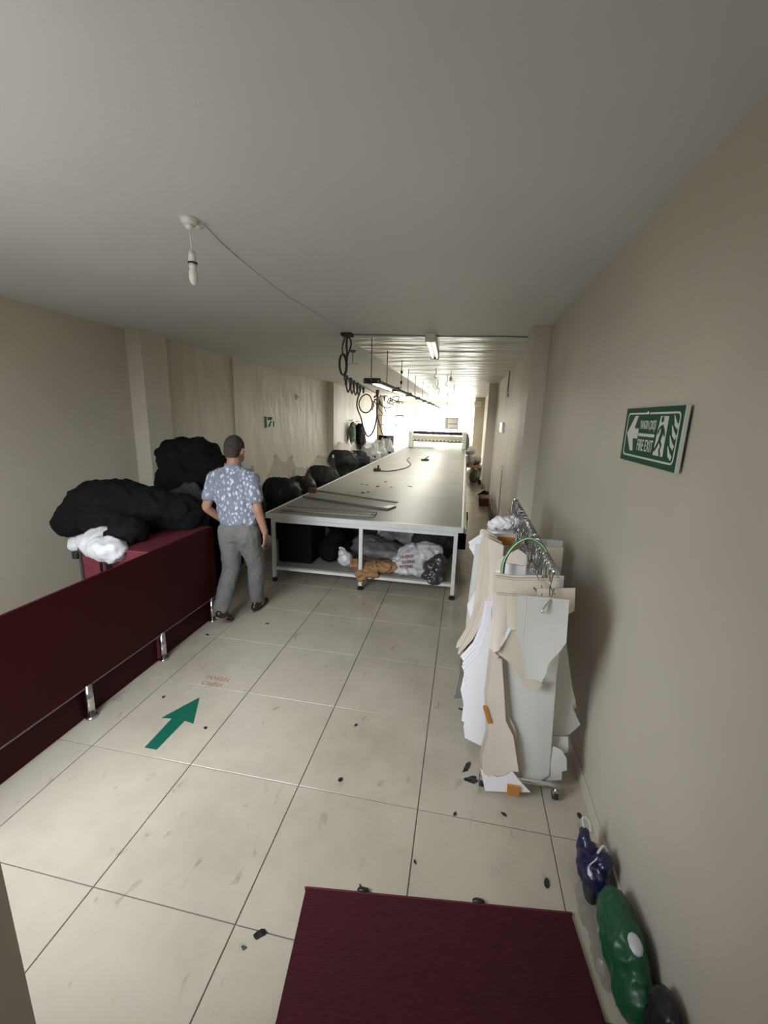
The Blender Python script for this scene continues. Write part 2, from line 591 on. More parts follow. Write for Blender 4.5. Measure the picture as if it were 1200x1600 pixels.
lbox(ct, 'front_panel', M_maroon, -2.13, -2.11, .85, 3.22, .22, .865)
lbox(ct, 'edge_strip', M_cableg, -2.132, -2.108, .85, 3.22, .213, .222, .001)  # grey strip stands in for the highlight on the panel's lower edge
lbox(ct, 'plinth', M_maroon, -2.17, -2.15, .85, 3.18, 0, .26)
lbox(ct, 'end_panel', M_maroon, -2.72, -2.132, 3.20, 3.22, .05, .865)
lbox(ct, 'cabinet_top', M_maroon2, -2.72, -2.132, 2.46, 3.198, .845, .865)
lbox(ct, 'cabinet_front', M_maroon2, -2.70, -2.132, 2.47, 2.49, .02, .845)
lbox(ct, 'cabinet_side', M_dgrey, -2.72, -2.70, 2.46, 3.198, .02, .845)
lbox(ct, 'corner_block', M_blackp, -2.76, -2.71, 2.44, 2.49, .76, .82, .01)
for yy in (1.10, 1.86, 2.50, 3.14):
    bm = BM(); cyl(bm, (-2.12, yy, .0), (-2.12, yy, .225), .024, seg=20); cyl(bm, (-2.12, yy, 0), (-2.12, yy, .012), .034, seg=20)
    bmesh.ops.translate(bm, verts=bm.verts, vec=-ct.location)
    link('leg', bm, M_chrome, ct, True)

# black garments heaped on the counter
hp = thing('garment_pile', 'low wide heap of black garments draped over the counter end', 'clothes', (-2.8, 2.9, .865))
bm = BM()
for c, r in [((-.33, .0, .10), (.16, .2, .19)), ((-.19, .05, .22), (.22, .22, .17)), ((0, .05, .25), (.28, .24, .16)), ((.25, .1, .16), (.25, .22, .20)), ((.05, -.12, .10), (.22, .16, .14)), ((.36, -.27, .08), (.14, .15, .12)), ((.33, -.41, -.0), (.07, .06, .09)), ((.46, .22, .12), (.18, .2, .17)), ((-.38, -.05, .06), (.08, .15, .14))]:
    ell(bm, c, r)
remesh('garment_heap', bm, M_black, .022, hp, 2, (.028, 7))
for dx, ln in ((.30, .20), (.35, .27), (.375, .16)):
    bm = BM(); tube(bm, smoothpath([(dx, -.455, .0), (dx + .004, -.475, -ln * .5), (dx - .004, -.47, -ln)]), .009)
    link('strap', bm, M_black, hp, True)
wb = thing('plastic_bag', 'white plastic bag bulging out under the black garment heap', 'bag', (-2.60, 2.60, .865))
bm = BM(); ell(bm, (0, -.02, -.01), (.20, .16, .12)); ell(bm, (.14, -.14, -.01), (.15, .10, .10)); ell(bm, (-.17, .0, -.03), (.14, .12, .07))
remesh('bag_body', bm, M_bagw, .016, wb, 2, (.018, 9))
hp2 = thing('garment_pile', 'tall heap of black garments behind the counter beside the first left pillar', 'clothes', (-2.80, 3.95, 0))
bm = BM()
for c, r in [((0, 0, .3), (.5, .42, .42)), ((0, 0, .75), (.42, .36, .4)), ((-.02, 0, 1.1), (.36, .3, .32)), ((-.10, 0, 1.36), (.26, .25, .20)), ((.12, 0, 1.40), (.20, .22, .17)), ((.28, .0, 1.25), (.18, .2, .16)), ((-.42, -.05, .55), (.32, .32, .42)), ((.35, -.05, .55), (.25, .28, .45))]:
    ell(bm, c, r)
remesh('garment_heap', bm, M_black, .03, hp2, 2, (.04, 5))
bm = BM(); ell(bm, (.12, -.36, .78), (.26, .10, .42), Matrix.Rotation(.4, 3, 'Y')); ell(bm, (.2, -.33, .5), (.2, .1, .4))
remesh('grey_sack', bm, M_dgrey, .02, hp2, 2, (.025, 7))

# ------------------------------------------------------------------ the man walking away
PX, PY = -1.88, 3.24
mn = thing('person', 'man in light blue patterned short-sleeved shirt and grey trousers walking away', 'person', (PX, PY, 0))


def P(x, y, z): return (x - PX, y - PY, z)


hd = Matrix.Rotation(-.12, 3, 'X')
bm = BM()
# head, ears, nose, jaw, neck
ell(bm, P(-1.895, 3.27, 1.545), (.074, .093, .102), hd, 3)
ell(bm, P(-1.895, 3.31, 1.475), (.055, .062, .062), None, 3)
ell(bm, P(-1.895, 3.372, 1.525), (.014, .018, .022))
ell(bm, P(-1.895, 3.362, 1.478), (.026, .014, .010))
for s in (-1, 1):
    ell(bm, P(-1.895 + s * .078, 3.262, 1.522), (.010, .020, .032), Matrix.Rotation(s * .25, 3, 'Y'))
    ell(bm, P(-1.895 + s * .028, 3.352, 1.55), (.013, .010, .009))
limb(bm, [P(-1.895, 3.25, 1.47), P(-1.90, 3.225, 1.34)], [.056, .066])
# trunk
limb(bm, [P(-1.90, 3.23, 1.26), P(-1.885, 3.24, 1.08), P(-1.88, 3.25, .90)], [.13, .125, .13], flat=(1.15, .72))
ell(bm, P(-2.01, 3.23, 1.30), (.09, .07, .06)); ell(bm, P(-1.79, 3.23, 1.30), (.09, .07, .06))
LS, RS = P(-2.065, 3.23, 1.285), P(-1.735, 3.23, 1.295)
LE, RE = P(-2.155, 3.20, 1.03), P(-1.672, 3.20, 1.04)
LW, RW = P(-2.075, 3.36, .87), P(-1.640, 3.25, .845)
limb(bm, [LS, LE, LW], [.052, .040, .028]); limb(bm, [RS, RE, RW], [.052, .041, .029])
# right hand hanging, fingers slightly curled
ell(bm, P(-1.640, 3.255, .800), (.017, .036, .044))
for k, (dy, ln) in enumerate(((-.024, .058), (-.008, .070), (.009, .066), (.025, .052))):
    a = P(-1.640, 3.255 + dy, .77); b_ = P(-1.646, 3.262 + dy * 1.15, .77 - ln * .6); c = P(-1.662, 3.262 + dy * 1.15, .77 - ln)
    limb(bm, [a, b_, c], [.0098, .009, .0075], .5)
limb(bm, [P(-1.645, 3.285, .82), P(-1.655, 3.312, .785), P(-1.664, 3.315, .755)], [.012, .010, .008], .5)
# left hand in front of the hip
ell(bm, P(-2.065, 3.385, .845), (.022, .034, .040))
for k, (dx, ln) in enumerate(((-.022, .05), (-.007, .062), (.008, .058), (.022, .045))):
    a = P(-2.06 + dx, 3.40, .82); b_ = P(-2.055 + dx, 3.415, .82 - ln * .6); c = P(-2.052 + dx, 3.405, .82 - ln)
    limb(bm, [a, b_, c], [.0098, .009, .0075], .5)
limb(bm, [P(-2.04, 3.385, .855), P(-2.018, 3.40, .825)], [.011, .009], .5)
# legs
LH, RH = P(-1.965, 3.245, .84), P(-1.80, 3.245, .84)
LK, RK = P(-1.985, 3.27, .47), P(-1.795, 3.37, .47)
LA, RA = P(-1.985, 3.06, .13), P(-1.845, 3.44, .08)
limb(bm, [LH, LK, LA], [.085, .055, .038]); limb(bm, [RH, RK, RA], [.085, .055, .038])
ell(bm, P(-1.980, 3.10, .08), (.035, .08, .04)); ell(bm, P(-1.84, 3.50, .045), (.038, .09, .035))
remesh('body', bm, M_skin, .0065, mn, 3)
# hair: close-cropped cap
bm = BM()
ell(bm, P(-1.895, 3.262, 1.562), (.079, .096, .096), hd, 3)
ell(bm, P(-1.895, 3.215, 1.525), (.066, .055, .07), None, 3)
o = remesh('hair', bm, M_hair, .007, mn, 2, (.003, 40))
me = o.data
kill = [v.index for v in me.vertices if (v.co.y > .085 and v.co.z < 1.60) or v.co.z < 1.475]
b2 = BM(); b2.from_mesh(me); b2.verts.ensure_lookup_table()
bmesh.ops.delete(b2, geom=[b2.verts[i] for i in kill], context='VERTS'); b2.to_mesh(me); b2.free()
# shirt: short sleeves, collar, hem just below the waist
M_shirt = mat('patterned_shirt', (.30, .32, .40), .8, .2, bump=.2, bscale=30)
nt = M_shirt.node_tree; N, L = nt.nodes, nt.links
tc = N.new('ShaderNodeTexCoord'); mp = N.new('ShaderNodeMapping'); mp.inputs['Scale'].default_value = (1, 1, .62)
n1 = N.new('ShaderNodeTexNoise'); n1.inputs['Scale'].default_value = 48; n1.inputs['Detail'].default_value = 2
n2 = N.new('ShaderNodeTexVoronoi'); n2.inputs['Scale'].default_value = 40
L.new(tc.outputs['Object'], mp.inputs[0]); L.new(mp.outputs[0], n1.inputs[0]); L.new(mp.outputs[0], n2.inputs[0])
md = N.new('ShaderNodeMath'); md.operation = 'SUBTRACT'; L.new(n1.outputs[0], md.inputs[0]); L.new(n2.outputs['Distance'], md.inputs[1])
rp = N.new('ShaderNodeValToRGB'); rp.color_ramp.elements[0].position = .02; rp.color_ramp.elements[0].color = (.21, .23, .29, 1)
rp.color_ramp.elements[1].position = .36; rp.color_ramp.elements[1].color = (.66, .69, .80, 1)
e = rp.color_ramp.elements.new(.16); e.color = (.36, .385, .47, 1)
L.new(md.outputs[0], rp.inputs[0]); L.new(rp.outputs[0], N['Principled BSDF'].inputs['Base Color'])
bm = BM()
limb(bm, [P(-1.90, 3.23, 1.265), P(-1.885, 3.235, 1.10), P(-1.88, 3.25, .97)], [.150, .158, .158], flat=(1.18, .80))
ell(bm, P(-2.0, 3.23, 1.325), (.115, .082, .062), Matrix.Rotation(-.25, 3, 'Y')); ell(bm, P(-1.795, 3.23, 1.33), (.115, .082, .062), Matrix.Rotation(.25, 3, 'Y'))
limb(bm, [P(-1.9, 3.235, 1.36), P(-1.9, 3.235, 1.40)], [.078, .070])
limb(bm, [LS, P(-2.118, 3.21, 1.13)], [.074, .070]); limb(bm, [RS, P(-1.698, 3.21, 1.135)], [.074, .068])
o = remesh('shirt', bm, M_shirt, .0085, mn, 4, (.006, 9, (1.2, 1.2, .7)))
b2 = BM(); b2.from_mesh(o.data)
bmesh.ops.delete(b2, geom=[v for v in b2.verts if v.co.z < .895 or v.co.z > 1.425 or (abs(v.co.x) > .185 and v.co.z < 1.105)], context='VERTS'); b2.to_mesh(o.data); b2.free()
sm = o.modifiers.new('thick', 'SOLIDIFY'); sm.thickness = .004
# trousers
bm = BM()
ell(bm, P(-1.88, 3.245, .865), (.168, .125, .115)); ell(bm, P(-1.95, 3.225, .82), (.10, .095, .13)); ell(bm, P(-1.81, 3.225, .82), (.10, .095, .13))
limb(bm, [P(-1.965, 3.245, .82), LK, P(-1.988, 3.075, .17)], [.108, .080, .068]); limb(bm, [P(-1.80, 3.245, .82), RK, P(-1.845, 3.435, .13)], [.108, .080, .066])
limb(bm, [P(-1.88, 3.245, .99), P(-1.88, 3.245, .90)], [.135, .14], flat=(1.2, .8))
o = remesh('trousers', bm, M_trous, .0085, mn, 4, (.007, 8, (1.3, 1.3, .8)))
b2 = BM(); b2.from_mesh(o.data)
bmesh.ops.delete(b2, geom=[v for v in b2.verts if v.co.z > 1.0 or v.co.z < .085], context='VERTS'); b2.to_mesh(o.data); b2.free()
# shoes: the rear one rolls off its toe
for nm, (ax, ay, rx, lift) in (('l', (-1.978, 3.075, -.62, .055)), ('r', (-1.842, 3.475, 0, 0))):
    R_ = Matrix.Rotation(rx, 3, 'X')
    bm = BM()
    for c, r in [((0, -.075, .045), (.038, .045, .045)), ((0, -.02, .045), (.038, .07, .042)), ((0, .06, .035), (.045, .075, .032)), ((0, .12, .028), (.040, .045, .024)), ((0, -.06, .08), (.036, .038, .035))]:
        ell(bm, Vector(P(ax, ay, lift)) + R_ @ Vector(c), r, R_)
    sh = remesh('shoe', bm, M_shoe, .008, mn, 2)
    bm = BM()
    out = [(.036 * sin(t) * (1.12 if cos(t) < 0 else 1), -.12 if False else .03 - .15 * cos(t)) for t in [2 * pi * k / 24 for k in range(24)]]
    prism(bm, out, 0, .012, 'XY')
    for v in bm.verts: v.co = Vector(P(ax, ay, lift)) + R_ @ (v.co - Vector((0, 0, .006)))
    link('sole', bm, M_sole, sh)
bm = BM(); box(bm, -.012, .012, -.02, .02, -.045, .045, .006)
ph = tag(link('phone', bm, M_blackp, None, loc=(-1.652, 3.285, .735), rot=(.25, .2, 0)), "small dark phone held in the man's right hand", 'phone')
PATS = {
    'A': (1.76, [(0.308, 1.119), (0.481, 1.12), (0.492, 0.923), (0.471, 0.88), (0.431, 0.814), (0.424, 0.761), (0.411, 0.718), (0.375, 0.728), (0.344, 0.723), (0.315, 0.929), (0.316, 1.048)]),
    'A2': (1.775, [(0.273, 1.108), (0.313, 1.113), (0.327, 1.002), (0.352, 0.714), (0.343, 0.712), (0.306, 0.899), (0.286, 0.947)]),  # shaded curve of the front sheet, built as a separate strip
    'B': (1.79, [(0.236, 1.098), (0.277, 1.102), (0.293, 0.938), (0.26, 0.938), (0.245, 0.944)]),
    'B2': (1.8, [(0.188, 1.093), (0.239, 1.094), (0.25, 0.929), (0.23, 0.875), (0.216, 0.82), (0.194, 0.807), (0.189, 0.972)]),
    'K': (1.83, [(0.221, 0.793), (0.252, 0.866), (0.27, 0.916), (0.3, 0.918), (0.32, 0.87), (0.345, 0.757), (0.365, 0.696), (0.438, 0.658), (0.426, 0.645), (0.406, 0.614), (0.358, 0.634), (0.319, 0.699), (0.31, 0.687), (0.296, 0.739)]),
    'C': (1.89, [(0.245, 0.783), (0.504, 0.83), (0.506, 0.689), (0.529, 0.301), (0.539, 0.107), (0.493, 0.071), (0.435, 0.046), (0.384, 0.149), (0.308, 0.367), (0.265, 0.617)]),
    'D': (1.98, [(0.519, 0.769), (0.551, 0.785), (0.587, 0.642), (0.642, 0.476), (0.627, 0.452), (0.683, 0.345), (0.635, 0.293), (0.536, 0.274)]),
    'D2': (2.04, [(0.503, 0.755), (0.573, 0.765), (0.641, 0.48), (0.663, 0.422), (0.628, 0.379), (0.549, 0.352)]),
    'H': (1.85, [(0.199, 0.789), (0.245, 0.752), (0.267, 0.611), (0.294, 0.42), (0.336, 0.346), (0.379, 0.155), (0.33, 0.138), (0.304, 0.095), (0.263, 0.092), (0.209, 0.125), (0.196, 0.221), (0.217, 0.347), (0.194, 0.554)]),
    'G': (1.83, [(0.192, 0.146), (0.24, 0.119), (0.281, 0.112), (0.319, 0.133), (0.346, 0.161), (0.391, 0.109), (0.445, 0.057), (0.328, 0.032), (0.228, 0.016)]),
    'Fs': (1.91, [(0.463, 0.172), (0.474, 0.23), (0.505, 0.261), (0.548, 0.273), (0.584, 0.258), (0.611, 0.215), (0.622, 0.143), (0.599, 0.132), (0.606, 0.076), (0.542, 0.062), (0.473, 0.047)]),
    'F2': (1.95, [(0.538, 0.3), (0.616, 0.309), (0.629, 0.206), (0.55, 0.19)]),
    'E': (2.1, [(0.196, 0.871), (0.222, 0.754), (0.241, 0.51), (0.217, 0.429), (0.249, 0.305), (0.219, 0.049), (0.119, 0.071), (0.122, 0.188), (0.099, 0.278), (0.113, 0.399), (0.094, 0.429), (0.108, 0.457), (0.083, 0.492), (0.148, 0.597), (0.182, 0.713)]),
    'E2': (2.52, [(0.203, 0.839), (0.159, 0.827), (0.093, 0.686), (0.121, 0.603), (0.12, 0.457), (0.197, 0.598), (0.249, 0.733), (0.255, 0.817)]),
    'S1': (2.37, [(0.154, 1.205), (0.226, 1.168), (0.234, 1.006), (0.239, 0.878), (0.209, 0.743), (0.134, 0.543), (0.058, 0.417), (0.052, 0.43), (0.118, 0.596), (0.167, 0.818), (0.155, 0.895), (0.163, 1.025)]),
    'S2': (2.34, [(0.17, 1.197), (0.258, 1.162), (0.262, 0.995), (0.252, 0.841), (0.215, 0.732), (0.163, 0.632), (0.15, 0.643), (0.197, 0.808), (0.194, 1.013)]),
    'Gr': (2.42, [(0.144, 0.587), (0.215, 0.551), (0.169, 0.42), (0.116, 0.281), (0.123, 0.094), (0.051, 0.077), (0.071, 0.274), (0.07, 0.376)]),
    'T1': (2.85, [(0.08, 0.983), (0.185, 1.07), (0.267, 1.081), (0.289, 0.987), (0.219, 0.829), (0.168, 0.847), (0.119, 0.926)]),
    'T2': (2.95, [(0.121, 0.731), (0.167, 0.811), (0.24, 0.81), (0.236, 0.682), (0.18, 0.681)]),
    'W1': (3.1, [(0.262, 1.083), (0.41, 1.079), (0.449, 0.761), (0.296, 0.779)]),
    'T3': (2.52, [(0.178, 1.169), (0.338, 1.179), (0.365, 0.829), (0.207, 0.784)]),
    'U1': (2.12, [(0.255, 1.134), (0.348, 1.126), (0.38, 0.883), (0.266, 0.87)]),
    'U2': (2.27, [(0.225, 1.102), (0.328, 1.171), (0.374, 1.14), (0.407, 0.815), (0.24, 0.795)]),
    'V1': (1.92, [(0.193, 1.126), (0.274, 1.122), (0.473, 1.143), (0.495, 0.951), (0.207, 0.915)]),
    'R1': (2.75, [(0.564, 1.106), (0.665, 1.105), (0.674, 0.868), (0.718, 0.379), (0.658, 0.371)]),
    'R2': (1.87, [(0.369, 1.111), (0.53, 1.131), (0.539, 1.022), (0.515, 1.004), (0.524, 0.855), (0.389, 0.836)]),
    'R3': (2.12, [(0.42, 1.094), (0.517, 1.098), (0.566, 0.694), (0.464, 0.679)]),
}
# ------------------------------------------------------------------ cutting table
TXL, TXR, TY0, TY1, TZ = -2.07, .055, 4.13, 17.6, .78
tb = thing('cutting_table', 'very long white cutting table with a lower shelf running down the room', 'table', ((TXL + TXR) / 2, TY0, 0))
ys = [TY0 + .02 + k * 1.5 for k in range(9)] + [TY1]
for a, b_ in zip(ys[:-1], ys[1:]):
    lbox(tb, 'tabletop_panel', M_plywood, TXL + .02, TXR - .02, a + .0015, b_ - .0015, TZ - .03, TZ, .002)
lbox(tb, 'edge_profile', M_white, TXL, TXR, TY0 - .01, TY0 + .02, TZ - .05, TZ + .004, .004)
lbox(tb, 'edge_profile', M_alu, TXR - .02, TXR + .01, TY0 + .02, TY1, TZ - .05, TZ + .004, .004)
lbox(tb, 'edge_profile', M_white, TXL - .01, TXL + .02, TY0 + .02, TY1, TZ - .05, TZ + .004, .004)
lbox(tb, 'side_rail', M_alu, TXR + .012, TXR + .03, TY0 + .05, TY1, TZ - .07, TZ - .02, .003)
yl = [4.15, 5.15] + [6.4 + 1.5 * k for k in range(8)]
for k, yy in enumerate(yl):
    for xx in (-1.99, -1.0, -.015):
        lbox(tb, 'leg', M_white, xx - .02, xx + .02, yy - .02, yy + .02, .05, TZ - .05, .004)
        bm = BM(); cyl(bm, Vector((xx, yy, .0)) - tb.location, Vector((xx, yy, .025)) - tb.location, .03, seg=16); cyl(bm, Vector((xx, yy, .025)) - tb.location, Vector((xx, yy, .052)) - tb.location, .012, seg=8)
        link('foot', bm, M_blackp, tb)
    lbox(tb, 'shelf_bearer', M_white, -1.97, -.035, yy - .015, yy + .015, .14, .17, .003)
lbox(tb, 'front_bearer', M_white, -1.97, -.035, TY0 - .005, TY0 + .02, TZ - .09, TZ - .052, .003)
lbox(tb, 'lower_shelf', M_plywood, -2.0, .0, TY0 + .01, TY1, .172, .187, .002)

# boards and scraps lying on the table top


def plank(name, label, p0, p1, w, h, m, cat='board'):
    p0, p1 = Vector(p0), Vector(p1)
    t = thing(name, label, cat, (p0 + p1) / 2)
    d = p1 - p0
    t.rotation_euler = (0, 0, math.atan2(d.y, d.x))
    l = d.length
    bm = BM(); box(bm, -l / 2, l / 2, -w / 2, w / 2, 0, h, .003); link('board', bm, m, t)
    return t, l


t, l = plank('straightedge', 'thin dark straightedge lying furthest back of the three on the table', (-2.0, 5.62, TZ), (-.78, 5.17, TZ), .05, .012, M_cableg, 'ruler')
t, l = plank('aluminium_board', 'wide aluminium board with a bright end lying across the table', (-1.98, 5.18, TZ), (-.78, 4.78, TZ), .20, .018, M_plywood)
bm = BM(); box(bm, l / 2 - .10, l / 2 - .005, -.085, .085, .018, .024, .002); link('end_clamp', bm, M_chrome, t)
bm = BM(); box(bm, -l / 2, l / 2, -.108, -.100, .0, .026, .002); link('edge_strip', bm, M_cableg, t)
t, l = plank('measuring_board', 'pale board nearest the front edge of the cutting table', (-1.96, 4.38, TZ), (-.90, 4.38, TZ), .16, .016, M_plywood)
bm = BM(); box(bm, -l / 2, l / 2, .081, .088, 0, .022, .002); link('edge_strip', bm, M_cableg, t)
bm = BM(); box(bm, l / 2 - .05, l / 2 - .01, -.05, .03, .016, .022, .002); link('end_clamp', bm, M_cableg, t)
bm = BM(); box(bm, -.05, .05, -.035, .035, 0, .07, .006)
tag(link('wooden_block', bm, M_brown, loc=(-1.98, 5.36, TZ + .018)), 'small red-brown block by the left edge of the cutting table', 'block')


def scrap(loc, sx, sy, m, label, cat='scrap', group=None, rz=None, h=.006, name='fabric_scrap'):
    bm = BM()
    n = 9
    pts = [(sx / 2 * cos(2 * pi * k / n) * random.uniform(.6, 1.25), sy / 2 * sin(2 * pi * k / n) * random.uniform(.6, 1.25)) for k in range(n)]
    prism(bm, pts, 0, .0018, 'XY')
    bmesh.ops.subdivide_edges(bm, edges=bm.edges[:], cuts=1)
    for v in bm.verts:
        v.co.z += h * max(0, noise.noise(Vector((v.co.x * 40 + loc[0] * 9, v.co.y * 40, 0))) + .3)
    o = link(name, bm, m, loc=loc, rot=(0, 0, random.uniform(0, pi) if rz is None else rz))
    return tag(o, label, cat, group)


SCL = ['black scrap at the left end of the row across the middle of the table', 'second black scrap from the left in the row on the table', 'third black scrap from the left in the row on the table', 'black scrap at the right end of the row on the table',
       'black scrap nearest the boards, left one of two, on the table', 'black scrap behind the row of scraps on the table', 'lone black scrap right of the row on the table', 'black scrap nearest the boards, right one of two, on the table']
for k, (x, y) in enumerate([(-1.55, 6.41), (-1.46, 6.38), (-1.27, 6.32), (-1.05, 6.28), (-1.36, 5.70), (-1.24, 6.81), (-.80, 6.5), (-1.30, 5.76)]):
    scrap((x, y, TZ + .002), random.choice((.05, .08, .11)), .045, M_black, SCL[k], group='scraps on the cutting table')
ck = thing('cutting_tool', 'small black hand tool lying alone far down the cutting table', 'tool', (-.94, 10.6, TZ))
bm = BM(); box(bm, -.10, .10, -.04, .04, 0, .05, .012, Matrix.Rotation(.7, 3, 'Z')); link('tool_body', bm, M_blackp, ck)
bm = BM(); cyl(bm, (0, .0, .05), (.09, .05, .11), .016); link('handle', bm, M_blackp, ck)
pl = thing('power_lead', 'thin dark lead with a plug lying on the left half of the cutting table', 'cable', (-1.6, 8.1, TZ))
bm = BM(); tube(bm, smoothpath([(-.05, 0, .012), (.2, .05, .012), (.42, .7, .012), (.42, 1.5, .012), (.22, 2.4, .012), (.2, 3.0, .012)]), .011); link('cord', bm, M_cable, pl, True)
bm = BM(); box(bm, -.12, .02, -.05, .05, 0, .06, .012); cyl(bm, (-.03, 0, .05), (-.03, 0, .12), .02); link('plug', bm, M_blackp, pl)

# ------------------------------------------------------------------ things stored on the lower shelf
SZ = .188


def blob(name, label, cat, loc, parts, m, vox=.018, disp=(.014, 10), part='body', group=None):
    t = thing(name, label, cat, loc, group=group)
    bm = BM()
    for c, r in parts: ell(bm, c, r)
    remesh(part, bm, m, vox, t, 2, disp)
    return t


bx = thing('storage_box', 'large black box at the left end of the lower shelf', 'box', (-1.80, 4.52, SZ))
bm = BM(); box(bm, -.20, .20, -.25, .25, 0, .44, .02)
bmesh.ops.subdivide_edges(bm, edges=bm.edges[:], cuts=2, use_grid_fill=True); link('box_body', bm, M_black, bx)
bm = BM(); box(bm, -.205, .205, -.255, .255, .43, .455, .01); link('lid', bm, M_black, bx)
blob('garment_bag', 'black cloth bag slumped beside the black box on the shelf', 'bag', (-1.44, 4.55, SZ), [((0, 0, .10), (.14, .2, .16)), ((.03, .05, .24), (.12, .15, .10)), ((-.08, 0, .12), (.08, .16, .13))], M_black, part='cloth')
t = blob('carrier_bag', 'small knotted white carrier bag on the lower shelf', 'bag', (-1.22, 4.32, SZ), [((0, 0, .085), (.088, .08, .095)), ((-.03, 0, .15), (.05, .05, .05)), ((.05, 0, .05), (.05, .07, .06))], M_bagw, .012, (.010, 16), 'bag_body')
bm = BM(); tube(bm, smoothpath([(-.045, 0, .17), (-.065, 0, .215), (-.02, .01, .20), (.0, 0, .18)]), .010); link('bag_handle', bm, M_bagw, t, True)
blob('kraft_paper', 'crumpled brown paper hanging over the front edge of the shelf', 'paper', (-.87, 4.26, SZ), [((-.18, .03, .05), (.13, .10, .05)), ((0, 0, .05), (.19, .12, .055)), ((.12, .02, .06), (.14, .12, .05)), ((-.05, -.13, .01), (.13, .05, .05)), ((-.12, -.14, -.03), (.07, .03, .05))], M_kraft, .012, (.022, 13), 'sheet')
t = blob('printed_sack', 'white sack with faded red print bulging on the shelf by the right leg', 'sack', (-.45, 4.42, SZ), [((0, 0, .14), (.20, .17, .16)), ((.12, .0, .20), (.15, .15, .13)), ((-.12, -.02, .07), (.14, .15, .09)), ((.02, -.15, .04), (.30, .08, .045)), ((.22, 0, .22), (.09, .1, .09))], M_bagw, .013, (.022, 9), 'sack_body')
for k, (x, z) in enumerate(((-.13, .18), (-.11, .12), (-.13, .065))):
    flat_text('print_line', ('PAMUK', 'TEKSTIL', 'IPLIK')[k] if False else '||/|\\||', M_red, t, (x, -.185 + .0 * k, z), (.98, -.05, .18), (-.18, 0, .98), .13, .035, .02)
blob('dark_sack', 'dark grey plastic sack in front of the printed sack on the shelf', 'sack', (-.22, 4.24, SZ), [((0, 0, .10), (.12, .09, .12)), ((.05, .02, .18), (.08, .08, .08)), ((-.04, -.02, .02), (.09, .07, .07)), ((.02, -.09, .02), (.10, .03, .07))], mat('dark_film', (.045, .038, .042), .25, .6, bump=.6, bscale=16), .012, (.016, 12), 'sack_body')
blob('wrapped_fabric', 'flat grey plastic-wrapped fabric bundle in the middle of the shelf', 'fabric', (-.95, 4.80, SZ), [((0, 0, .08), (.34, .22, .10)), ((.25, -.08, .06), (.22, .18, .08)), ((-.15, .1, .12), (.2, .16, .10))], M_grey, .02, (.018, 7), 'wrap')
blob('wrapped_fabric', 'grey wrapped fabric bundle behind the white carrier bag', 'fabric', (-1.25, 5.35, SZ), [((0, 0, .12), (.3, .24, .14)), ((.2, 0, .16), (.2, .2, .12))], M_dgrey, .025, (.02, 6), 'wrap')
blob('pale_bundle', 'pale plastic bundle behind the middle leg under the table', 'bundle', (-.75, 5.25, SZ), [((0, 0, .28), (.30, .2, .14)), ((.16, -.05, .20), (.2, .15, .2)), ((-.18, 0, .14), (.16, .16, .14))], mat('pale_wrap', (.42, .42, .44), .4, .5, var=.4, vscale=9), .02, (.022, 8), 'wrap')
blob('dark_fabric', 'dark pleated fabric bundle under the right half of the table', 'fabric', (-.25, 5.0, SZ), [((0, 0, .30), (.22, .26, .18)), ((.05, 0, .14), (.2, .26, .16)), ((-.16, -.05, .18), (.14, .2, .18))], M_dgrey, .02, (.03, 9), 'cloth')
bx = thing('storage_box', 'black box pushed against the right end of the lower shelf', 'box', (.02, 5.50, SZ))
bm = BM(); box(bm, -.14, .09, -.2, .2, 0, .40, .012); link('box_body', bm, M_black, bx)
bm = BM(); box(bm, -.145, .095, -.205, .205, .40, .42, .006); link('lid', bm, M_black, bx)
for k, (x, y, s) in enumerate([(-1.6, 5.6, .24), (-1.5, 6.7, .3), (-.6, 6.5, .28), (-1.1, 7.8, .3)]):
    blob('fabric_roll_bundle', ('dark fabric bundle behind the black box on the shelf', 'grey bundle deep under the left of the table', 'grey bundle deep under the right of the table', 'grey bundle furthest back on the shelf')[k], 'fabric', (x, y, SZ), [((0, 0, s * .5), (s, s, s * .5)), ((.1, 0, s * .7), (s * .6, s * .7, s * .5))], (M_black, M_grey, M_dgrey, M_grey)[k], .03, (.02, 6), 'wrap')

